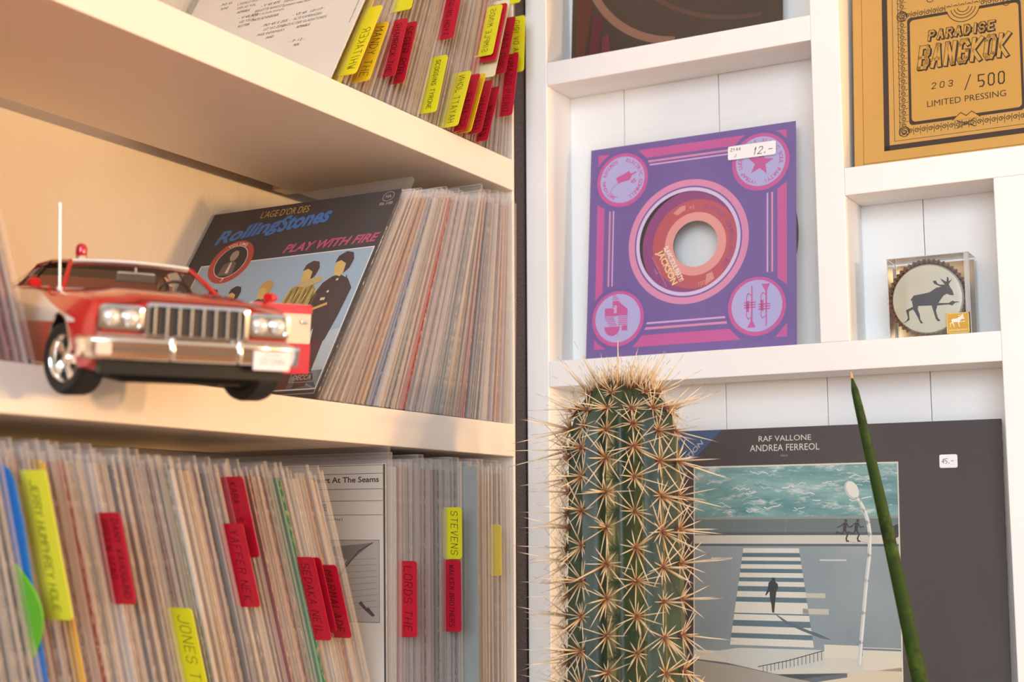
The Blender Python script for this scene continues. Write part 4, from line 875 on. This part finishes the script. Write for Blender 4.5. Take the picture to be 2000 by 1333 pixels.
# roof, pillars, glass
def roofpt(x, y):
    z = interp([(-255, 54.5), (-240, 60), (-222, 67), (-200, 72), (-175, 74.2), (-150, 74.2), (-135, 71.5)], x)
    w = interp([(-255, 47), (-222, 41), (-200, 38), (-170, 36), (-135, 34)], x)
    return (x, w*y, z-2.2*abs(y)**3)
b = MB(); xs = [-134, -140, -150, -165, -180, -195, -204]; ysn = [-1, -.8, -.5, 0, .5, .8, 1]
rows = [[roofpt(x, y) for y in ysn] for x in xs]; b.grid(rows); b.grid([[(p_[0], p_[1]*.985, p_[2]-1.6) for p_ in r_] for r_ in rows])
for q in (0, -1): b.grid([rows[q], [(p_[0], p_[1]*.985, p_[2]-1.6) for p_ in rows[q]]])
for q in (0, -1): b.grid([[r_[q] for r_ in rows], [(r_[q][0], r_[q][1]*.985, r_[q][2]-1.6) for r_ in rows]])
cp('roof', b, M_RED, smooth=True, ang=50)
b = MB(); b.grid([[(p_[0], p_[1]*.95, p_[2]-1.9) for p_ in r_] for r_ in rows]); cp('brightening_liner', b, plain('brightening_tan', '#ead2ae', .7), smooth=True)  # pale lining added to brighten the cabin, like the bright wall behind
for s_ in (-1, 1):
    b = MB(); b.tube([(-104, s_*43.8, 54), (-120, s_*38.6, 63), (-135, s_*34, 70.4)], [1.5, 1.4, 1.3], 8); cp('pillar', b, M_RED, smooth=True)
    b = MB(); o_ = [(-204, s_*37.6, 70), (-226, s_*42, 64), (-262, s_*48, 54.4), (-222, s_*48.5, 54.4), (-206, s_*44, 62)]
    n_ = len(o_); b.add([*o_, *[(x, y-s_*2, z) for x, y, z in o_]], [tuple(range(n_)), tuple(range(2*n_-1, n_-1, -1))]+[(i, (i+1) % n_, n_+(i+1) % n_, n_+i) for i in range(n_)])
    cp('rear_quarter', b, plain('white_lacquer', '#f2e7db', .3, coat=1))
    b = MB(); b.tube([(-135, s_*35, 70.6), (-170, s_*37, 71.4), (-203, s_*38.6, 69.6), (-212, s_*44.5, 60), (-224, s_*49, 55), (-180, s_*50.5, 54.6), (-108, s_*50, 54.4)], .8, 6); cp('window_trim', b, M_RED if s_ < 0 else M_RED, smooth=True)
    b = MB(); b.tube([(-172, s_*49.5, 54.5), (-173, s_*37, 71)], .7, 6); cp('window_post', b, M_DARK)
ws = [[(-103+k*k*-2.2-t*31*(1-.0*k), (42.5-9.5*t)*k, 54.2+t*16.6+(1-k*k)*1.2) for k in (-1, -.66, -.33, 0, .33, .66, 1)] for t in (0, .25, .5, .75, 1)]
b = MB(); b.grid(ws); cp('windscreen', b, M_GLASS, smooth=True)
b = MB(); b.tube([Vector(q)+Vector((.6, 0, .3)) for q in ws[-1]], 1.15, 8); cp('windscreen_trim', b, plain('bright_trim', '#f4efe8', .25, .3), smooth=True)
b = MB(); b.tube([Vector(q)+Vector((1.0, 0, .2)) for q in ws[0]], .6, 6); cp('windscreen_trim', b, M_CHROME, smooth=True)
b = MB(); b.grid([[(-206-t*44, (36.5+8*t)*k, 70-15*t+(1-k*k)) for k in (-1, -.5, 0, .5, 1)] for t in (0, .5, 1)]); cp('rear_window', b, M_GLASS, smooth=True)
b = MB(); b.box(-1.2, 1.2, -11, 11, -3, 3); mr = cp('rear_view_mirror', b, plain('mirror_back', '#b9b0a6', .25, .3), bev=1.1); mr.location = (-.1235, 0, .0635)
b = MB(); b.tube([(-124, 0, 65), (-126, 0, 69)], .7, 6); cp('mirror_stem', b, M_CHROME)
# beacon and aerial
b = MB(); b.lathe([(3.4, 0), (3.9, .8), (3.4, 2.4), (3.0, 2.8)], 20, (-142, -27, 71.4)); bc = cp('beacon_base', b, M_CHROME, smooth=True)
b = MB(); b.lathe([(3.0, 0), (3.3, 1.6), (3.2, 4.6), (2.4, 6.4), (.8, 7.2), (.01, 7.3)], 20, (-142, -27, 74.0)); cp('beacon_dome', b, plain('red_dome', '#c8102a', .15, coat=1), smooth=True)
b = MB(); b.tube([(-98, -46.5, 53), (-98, -46.5, 55)], 1.8, 10); b.tube([(-98, -46.5, 55), (-103.6, -47.6, 99)], .55, 8); b.tube([(-103.6, -47.6, 98.6), (-103.8, -47.6, 99.8)], .9, 8); cp('aerial', b, plain('aerial_steel', '#e6dcd0', .25, .5), smooth=True)
# door mirrors
def mirror(loc, s_, par, name='door_mirror'):
    b = MB(); b.lathe([(.5, -5.2), (3.0, -4), (4.0, 0), (3.9, 3.4), (3.2, 4.4)], 14, (0, 0, 2.5), 'x'); b.tube([(0, 0, 1), (-1, -5*s_, -2)], 1.3, 8)
    b.xf(Matrix.Scale(1.3, 4, (0, 1, 0)) @ Matrix.Scale(.72, 4)); o = cp(name, b, M_RED, par, smooth=True); o.location = [c/1000 for c in loc]; return o
mirror((-114, -57, 55), -1, car)
dr = b = MB()
b.prism([(0, 13.5), (-62, 13.5), (-62, 55), (-4, 54), (0, 50)], -2.2, 0, 'y'); door = cp('open_door', b, M_CREAM, bev=.8)
door.location = (-.088, .0545, 0); door.rotation_euler = (0, 0, radians(-56)); 
b = MB(); b.prism([(-.3, 13.6), (-61.7, 13.6), (-61.7, 31.5), (-.3, 31.5)], 0.1, .5, 'y'); b.prism([(-.3, 48.5), (-61.7, 49.5), (-61.7, 54.8), (-4, 53.8), (-.3, 50.2)], .1, .5, 'y'); cp('red_panel', b, M_RED, door)
b = MB(); b.box(-57, -50, .5, 1.6, 43.5, 45.5); cp('handle', b, M_CHROME, door, bev=.4)
mm = mirror((-14, 5, 55), 1, door)
# wheels
def wheel(cx, cy, s_, steer=0, cz=18.5):
    w = bpy.data.objects.new('wheel', None); w.empty_display_size = .01; link(w, car); w.location = (cx/1000, cy/1000, cz/1000); w.rotation_euler = (0, 0, radians(steer))
    b = MB(); b.lathe([(12.2, 6.2*s_), (13.0, 7.4*s_), (16.4, 7.6*s_), (18.0, 6.4*s_), (18.5, 4.5*s_), (18.5, -4.5*s_), (18.0, -6.4*s_), (15, -7.4*s_), (12, -6.5*s_)], 48, ax='y', cap=False)
    b.lathe([(12.3, -6*s_), (12.3, -3*s_)], 32, ax='y'); cp('tyre', b, M_TYRE, w, smooth=True)
    b = MB(); b.lathe([(12.5, 6.4*s_), (11.9, 7.0*s_), (11.2, 6.2*s_), (10.6, 3.5*s_), (10.2, 1.5*s_)], 40, ax='y', cap=False)
    b.lathe([(3.9, 2.5*s_), (3.9, 5.6*s_), (3.2, 6.4*s_), (.01, 6.6*s_)], 20, ax='y', cap=False)
    for k in range(5):
        a = 2*pi*k/5; ca, sa = cos(a), sin(a)
        q = [(3, -1.9), (3, 1.9), (10.8, 2.9), (10.8, -2.9)]
        vs = [(r_*ca-t_*sa, (5.0 if r_ < 5 else 3.4)*s_, r_*sa+t_*ca) for r_, t_ in q]+[(r_*ca-t_*sa, 1.6*s_, r_*sa+t_*ca) for r_, t_ in q]
        b.add(vs, [(0, 1, 2, 3), (0, 4, 5, 1), (1, 5, 6, 2), (3, 2, 6, 7), (0, 3, 7, 4)])
        b.lathe([(.8, 4.8*s_), (.8, 5.8*s_)], 8, (2.9*cos(a+.6), 0, 2.9*sin(a+.6)), 'y')
    cp('hub', b, M_CHROME, w, smooth=True)
    b = MB(); b.lathe([(11, 1.2*s_), (.01, 1.2*s_)], 24, ax='y', cap=False); cp('brake_drum', b, M_DARK, w)
wheel(-53, -46, -1, 21); wheel(-53, 46, 1, 21); wheel(-222, -46, -1, 0, 15.2); wheel(-222, 46, 1, 0, 15.2)
for cx in (-53,):
    for s_ in (-1, 1):
        b = MB(); b.tube([(cx+22.8*cos(a), s_*(55.0-max(0, cos(a))*1.8), 18.5+22.8*sin(a)) for a in [radians(q) for q in range(-8, 190, 9)]], .55, 6); cp('arch_trim', b, M_CHROME, smooth=True)
# grille
def rrpts(w, h, r, n=5):
    q = []
    for cx, cy, a0 in ((w-r, -h+r, -90), (w-r, h-r, 0), (-w+r, h-r, 90), (-w+r, -h+r, 180)):
        q += [(cx+r*cos(radians(a0+90*i/n)), cy+r*sin(radians(a0+90*i/n))) for i in range(n+1)]
    return q
def bezel(name, cy, cz, w, h, r, t, x, parent, mat):
    b = MB(); o_ = rrpts(w, h, r); i_ = rrpts(w-t, h-t, max(r-t*.6, .5)); n_ = len(o_)
    vs = [(x-2.5, cy+u, cz+v) for u, v in o_]+[(x+.6, cy+u, cz+v) for u, v in o_]+[(x+.9, cy+u*.97, cz+v*.97) for u, v in i_]+[(x-2.2, cy+u, cz+v) for u, v in i_]
    fs = [(k*n_+i, k*n_+(i+1) % n_, (k+1)*n_+(i+1) % n_, (k+1)*n_+i) for k in range(3) for i in range(n_)]
    b.add(vs, fs); return cp(name, b, mat, parent, smooth=True, ang=50)
GZ = 40.2
gr = bezel('grille_frame', 0, GZ, 25.8, 8.4, 2.6, 1.3, 1.2, car, M_CHROME)
b = MB(); b.box(-1.0, -.6, -25, 25, GZ-7, GZ+7); cp('grille_mesh', b, plain('grille_grey', '#57504e', .4, .5, var=.3, scale=1500), car)
for k in range(8):
    y = -21+k*6.0; b = MB(); b.box(-.6, 1.6, y-.5, y+.5, GZ-7, GZ+7); cp('grille_bar', b, M_CHROME, gr, bev=.35)
for s_, hy in ((-1, -36.8), (1, 36.8)):
    hb = bezel('headlamp_bezel', hy, 40.6, 10.4, 6.0, 2.4, 1.2, .8, car, M_CHROME)
    b = MB(); b.box(-.8, -.2, hy-9.8, hy+9.8, 35.4, 45.8); b.build('lamp_pan', M_CHROME, hb, sc_=.001)
    for q in (-1, 1):
        b = MB(); b.lathe([(4.3, -.2), (4.3, 1.0), (3.9, 1.3)], 28, (0, hy+q*4.6, 40.6), 'x', cap=False); b.build('lamp_ring', M_CHROME, hb, sc_=.001, smooth=True)
        b = MB(); b.lathe([(3.9, .9), (3.2, 1.8), (1.8, 2.4), (.01, 2.6)], 24, (0, hy+q*4.6, 40.6), 'x', cap=False); b.build('headlamp', plain('lamp_lens', '#e8e2d8', .12, .35, coat=1), hb, sc_=.001, smooth=True)
b = MB(); b.box(-2.5, 1.4, -47.5, 47.5, 31.3, 33.2); cp('valance_strip', b, plain('pinkish_silver', '#dcb7b0', .22, .8), car, bev=.5)
# bumper: bent bar with guards
prof = [(0, -5.4), (3.2, -5.2), (4.0, -4.4), (4.3, 0), (4.6, 2.6), (5.0, 3.4), (4.0, 5.0), (0, 5.3)]
path = [(-9, -51.2, 0), (-4.5, -50.6, 0), (-1.6, -49.2, 0), (0, -45.5, 0), (1.6, -26, 0), (2.1, 0, 0), (1.6, 26, 0), (0, 45.5, 0), (-1.6, 49.2, 0), (-4.5, 50.6, 0), (-9, 51.2, 0)]
b = MB(); rows = []
for i, q in enumerate(path):
    a_ = Vector(path[max(i-1, 0)]); c_ = Vector(path[min(i+1, len(path)-1)]); t_ = (c_-a_).normalized(); nn = Vector((t_.y, -t_.x, 0))
    if i == 0: nn = Vector((0, -1, 0))
    if i == len(path)-1: nn = Vector((0, 1, 0))
    rows.append([(q[0]+nn.x*u, q[1]+nn.y*u, 26.0+v) for u, v in prof])
b.grid(rows); cp('bumper', b, M_CHROME, smooth=True, ang=60)
for y in (-13.5, 20):
    b = MB(); b.prism([(3, 20.8), (8.4, 21.2), (9.0, 26), (8.0, 32.4), (3, 34)], y-1.2, y+1.2, 'y'); cp('bumper_guard', b, M_CHROME, bev=.9, smooth=True)
for y in (-45.2,):
    b = MB(); b.box(2.4, 5.2, y-3.6, y+3.8, 22.4, 29.4); cp('indicator_lamp', b, plain('lamp_cream', '#f0d9c2', .2, coat=1), bev=1)
b = MB(); b.box(6.0, 6.8, 27.5, 46.5, 18.6, 28.2); pl = cp('number_plate', b, plain('plate_white', '#f2e9e4', .35), bev=.4)
b = MB(); 
pp = Print(0); pp.ftext('537 ONN', 0, 0, 13, 3.2, '#c9a8a6', 0); pp.ftext('CALIFORNIA', 2, 4.2, 9, 1.3, '#d3b4b0', 0)
po = pp.build('lettering', pl); po.location = (.00695, .0305, .0215); po.rotation_euler = (0, 0, radians(90))

# ---------------------------------------------------------------- cactus
CA = Vector((-.4225, .914, 0)); TOP = 1.6035; POT = 1.14
cac = empty('cactus', (CA.x, CA.y, POT), None, label='tall ribbed green column cactus with long cream spines in front of the display shelf', cat='cactus')
def cactus_mat():
    m, nt, b_, o = newmat('cactus_skin'); n1 = noise(nt, 60, 5); n2 = ramp(nt, noise(nt, 25, 4, (1, 1, .4)), .4, .75)
    c = mixc(nt, n2, rgb('#26382a'), rgb('#56602e')); c2 = mixc(nt, n1, c, rgb('#2f4030'))
    v = N(nt, 'ShaderNodeTexVoronoi'); v.inputs['Scale'].default_value = 260; tc = N(nt, 'ShaderNodeTexCoord'); nt.links.new(tc.outputs['Object'], v.inputs['Vector'])
    c3 = mixc(nt, ramp(nt, v.outputs['Distance'], .04, .1), rgb('#8fa07c'), c2)
    nt.links.new(c3, b_.inputs['Base Color']); b_.inputs['Roughness'].default_value = .42; bump(nt, b_, n1, .3, .0006); return m
M_CAC = cactus_mat()
def spine_mat():
    m, nt, b_, o = newmat('spine'); at = N(nt, 'ShaderNodeAttribute'); at.attribute_name = 'along'
    r = N(nt, 'ShaderNodeValToRGB'); e = r.color_ramp.elements; e[0].position = 0; e[0].color = rgb('#653c34'); e[1].position = 1; e[1].color = rgb('#4a302e')
    for q, c in ((.16, '#a87a52'), (.38, '#dfc79c'), (.80, '#efdfc6'), (.93, '#a07a68')): k = e.new(q); k.color = rgb(c)
    nt.links.new(at.outputs['Fac'], r.inputs[0]); nt.links.new(r.outputs[0], b_.inputs['Base Color']); b_.inputs['Roughness'].default_value = .4; return m
M_SPINE = spine_mat(); M_AREOLE = plain('areole_felt', '#7d5240', .9, var=.35, scale=900)
NR = 13; H = TOP-POT
def crad(z):   # crest radius at height z above the pot
    t = H-z
    r0 = .0425 - .004*max(0, (z-.2)/.26)
    return r0*sqrt(max(0, 1-max(0, 1-t/.052)**2.3)) if t < .052 else r0
b = MB(); rows = []; nz = 56
zs_ = [H*(1-(1-i/nz)**1.0) for i in range(nz)]+[H-.006, H-.003, H-.001]; zs_ = sorted(set(z for z in zs_ if z <= H-.001))
for z in zs_:
    ring_ = []
    for k in range(NR*8):
        a = 2*pi*k/(NR*8); ph = (k % 8)/8*2*pi
        g = (1-abs(sin(ph/2)))**.8   # sharp crest at ph = 0
        r_ = crad(z)*(.80+.20*g); ring_.append((r_*cos(a), r_*sin(a), z))
    rows.append(ring_)
b.grid(rows, 0, True); b.add(rows[-1], [tuple(range(len(rows[-1])))])
b.build('stem', M_CAC, cac, smooth=True, ang=60)
def spine(mb, al, o, d, L_, r_):
    d = d.normalized(); a = d.orthogonal().normalized(); c = d.cross(a)
    bend = a*random.uniform(-.05, .05)*L_
    b0 = len(mb.v); ts = (0, .12, .55, 1)
    for t in ts:
        rr = r_*(1-t)**.8+.00006; p_ = o+d*L_*t+bend*t*t
        for k in range(4): mb.v.append(tuple(p_+(a*cos(k*pi/2)+c*sin(k*pi/2))*rr)); al.append(t)
    for i in range(3):
        for k in range(4): mb.f.append([b0+i*4+k, b0+i*4+(k+1) % 4, b0+(i+1)*4+(k+1) % 4, b0+(i+1)*4+k]); mb.m.append(0)
def spine_obj(name, mb, al, parent):
    me = mb.mesh(name, M_SPINE, fix=False, smooth=True, ang=180)
    at = me.attributes.new('along', 'FLOAT', 'POINT'); at.data.foreach_set('value', al)
    return link(bpy.data.objects.new(name, me), parent)
# meshes shared between areoles (local: x outward, z up the stem)
VAR = []
for q in range(7):
    random.seed(100+q); mb = MB(); al = []; n_ = random.choice([11, 12, 13])
    for i in range(n_):
        a = 2*pi*(i+random.uniform(-.3, .3))/n_; L_ = random.choice([.012, .016, .020, .023, .026, .028])*(1.0 if abs(sin(a)) < .8 else .75)
        spine(mb, al, Vector((.0005, 0, 0)), Vector((random.uniform(.25, .6), cos(a), sin(a)-.05)), L_, .00056)
    me = mb.mesh('radial_spines', M_SPINE, fix=False, smooth=True, ang=180); at = me.attributes.new('along', 'FLOAT', 'POINT'); at.data.foreach_set('value', al)
    cs = []
    for j in range(3):
        mb = MB(); al = []; spine(mb, al, Vector((0, 0, 0)), Vector((1, random.uniform(-.45, .45), random.uniform(-.55, .25))), random.uniform(.026, .042), .00078)
        mc = mb.mesh('central_spine', M_SPINE, fix=False, smooth=True, ang=180); at = mc.attributes.new('along', 'FLOAT', 'POINT'); at.data.foreach_set('value', al); cs.append(mc)
    VAR.append((me, cs))
bm = bmesh.new(); bmesh.ops.create_icosphere(bm, subdivisions=2, radius=.0026)
for v in bm.verts: v.co *= random.uniform(.75, 1.2)
AREO = bpy.data.meshes.new('areole'); bm.to_mesh(AREO); bm.free(); AREO.materials.append(M_AREOLE)
random.seed(5)
for rib in range(NR):
    a = 2*pi*rib/NR
    z = H-.010-(.0115 if rib % 2 else 0)-random.uniform(0, .002); step = .011; i = 0
    while z > .19:
        if cos(a-radians(-115)) > -.55 or z > H-.03:
            r_ = crad(z)*.995; dz = .002; sl = atan2(crad(z-dz)-crad(min(z+dz, H)), 2*dz)
            ar = bpy.data.objects.new('areole', AREO); link(ar, cac); ar.location = (r_*cos(a), r_*sin(a), z)
            k_ = .62+.38*min(1, (H-z)/.05)
            ar.rotation_euler = Matrix.Rotation(a, 3, 'Z').to_quaternion().to_matrix().__matmul__(Matrix.Rotation(-sl*.9, 3, 'Y')).to_euler()
            q = random.choice(VAR); s1 = random.uniform(.85, 1.15)
            o = link(bpy.data.objects.new('radial_spines', q[0]), ar); o.rotation_euler = (random.uniform(0, 6.28), 0, 0); o.scale = (s1*k_,)*3
            for mc in random.sample(q[1], random.choice([2, 2, 3])):
                o = link(bpy.data.objects.new('central_spine', mc), ar); o.rotation_euler = (random.uniform(-.5, .5), 0, 0); o.scale = (s1*(.8+.2*k_),)*3
        i += 1; z -= step*random.uniform(.95, 1.05); step = min(.0232, step*1.35)
# dense crown tuft
mb = MB(); al = []
for i in range(210):
    a = random.uniform(0, 2*pi); rr = .024*sqrt(random.random()); o = Vector((rr*cos(a), rr*sin(a), H-.002-(rr/.024)**2*.007))
    spine(mb, al, o, Vector((rr*cos(a)*22+random.uniform(-.45, .45), rr*sin(a)*22+random.uniform(-.45, .45), 1)), random.choice([.007, .010, .013, .016, .013, .022]), .00055)
tf = spine_obj('crown_spines', mb, al, cac); tf['kind'] = 'stuff'
for i in range(11):
    mb = MB(); al = []; a = radians(-150+i*24); spine(mb, al, Vector((.016*cos(a), .016*sin(a), H-.006)), Vector((cos(a)*random.uniform(.3, 1.1), sin(a)*random.uniform(.3, .9), 1)), random.uniform(.026, .04), .0008)
    spine_obj('central_spine', mb, al, cac)
def pot(par_loc, r0, h, hexc, label):
    p_ = empty('plant_pot', par_loc, None, label=label, cat='pot'); b = MB()
    b.lathe([(r0*.72, 0), (r0*.98, h*.86), (r0*1.06, h*.87), (r0*1.08, h), (r0*.98, h), (r0*.93, h*.9), (.01, h*.88)], 48, cap=False); b.lathe([(.001, .0005), (r0*.72, 0)], 48, cap=False)
    b.build('pot_body', plain('pot_'+hexc.strip('#'), hexc, .6), p_, smooth=True)
    b = MB(); b.lathe([(r0*.92, h*.9), (.01, h*.93)], 32, cap=False); b.build('soil', plain('potting_soil', '#3a2a20', .95, var=.4, scale=400), p_, smooth=True)
# ---------------------------------------------------------------- spear leaf plant
lf = empty('spear_plant', (-.19, 1.028, .98), None, label='single round dark green spear leaf rising at the lower right before the dark LP', cat='plant')
def leaf_mat():
    m, nt, b_, o = newmat('mottled_leaf'); n1 = ramp(nt, noise(nt, 130, 4, (1, 1, .8), .6), .40, .68)
    n2 = ramp(nt, noise(nt, 22, 2, (.2, .2, 1.5)), .42, .6); c = mixc(nt, n1, rgb('#1a2b08'), rgb('#3f5a14')); c2 = mixc(nt, n2, c, rgb('#243d0b'))
    nt.links.new(c2, b_.inputs['Base Color']); b_.inputs['Roughness'].default_value = .62; b_.inputs['Specular IOR Level'].default_value = .25; bump(nt, b_, n1, .2, .0004); return m
P0 = Vector((-.2653, .9346, 1.5992)); P1 = Vector((-.2399, .979, 1.3979)); d = (P1-P0)/(P0.z-P1.z)
b = MB(); pts = []; rad = []
for i in range(40):
    t = .62*(i/39)**1.15; q = P0+d*t+Vector((sin(t*9)*.0016-t*t*.02, 0, 0)); pts.append(q-Vector(lf.location)); rad.append(max(.0003, .0022*min(1, t/.01)+.0034*min(1, t/.22)**.7 if t > .001 else .0004))
b.tube(pts, rad, 16)
b.build('leaf', leaf_mat(), lf, smooth=True, ang=180)
b = MB(); b.tube([pts[0]+Vector((0, 0, -.0015)), pts[0]+Vector((-.0002, 0, .0012)), pts[0]+Vector((-.0005, 0, .0035))], [.0012, .0009, .0001], 8); b.build('dry_tip', plain('dry_leaf_tip', '#c9a27c', .7), lf, smooth=True)
base_end = lf.location+pts[-1]
pot((CA.x, CA.y, .92), .062, .235, '#b5694a', 'terracotta pot under the tall cactus, below the picture')
pot((base_end.x, base_end.y, .92), .055, .075, '#d9d4cc', 'low pale pot of the spear leaf plant, below the picture')
sb = empty('sideboard', (-.2, .93, 0), None, label='white sideboard carrying the two plant pots, below the picture', cat='sideboard')
boxobj('top_board', M_WHITEX, -.375, .5, -.20, .125, .895, .92, sb); boxobj('cabinet_body', M_WHITEX, -.36, .485, -.18, .12, .05, .895, sb); boxobj('plinth', M_DARK, -.34, .465, -.15, .11, 0, .05, sb)
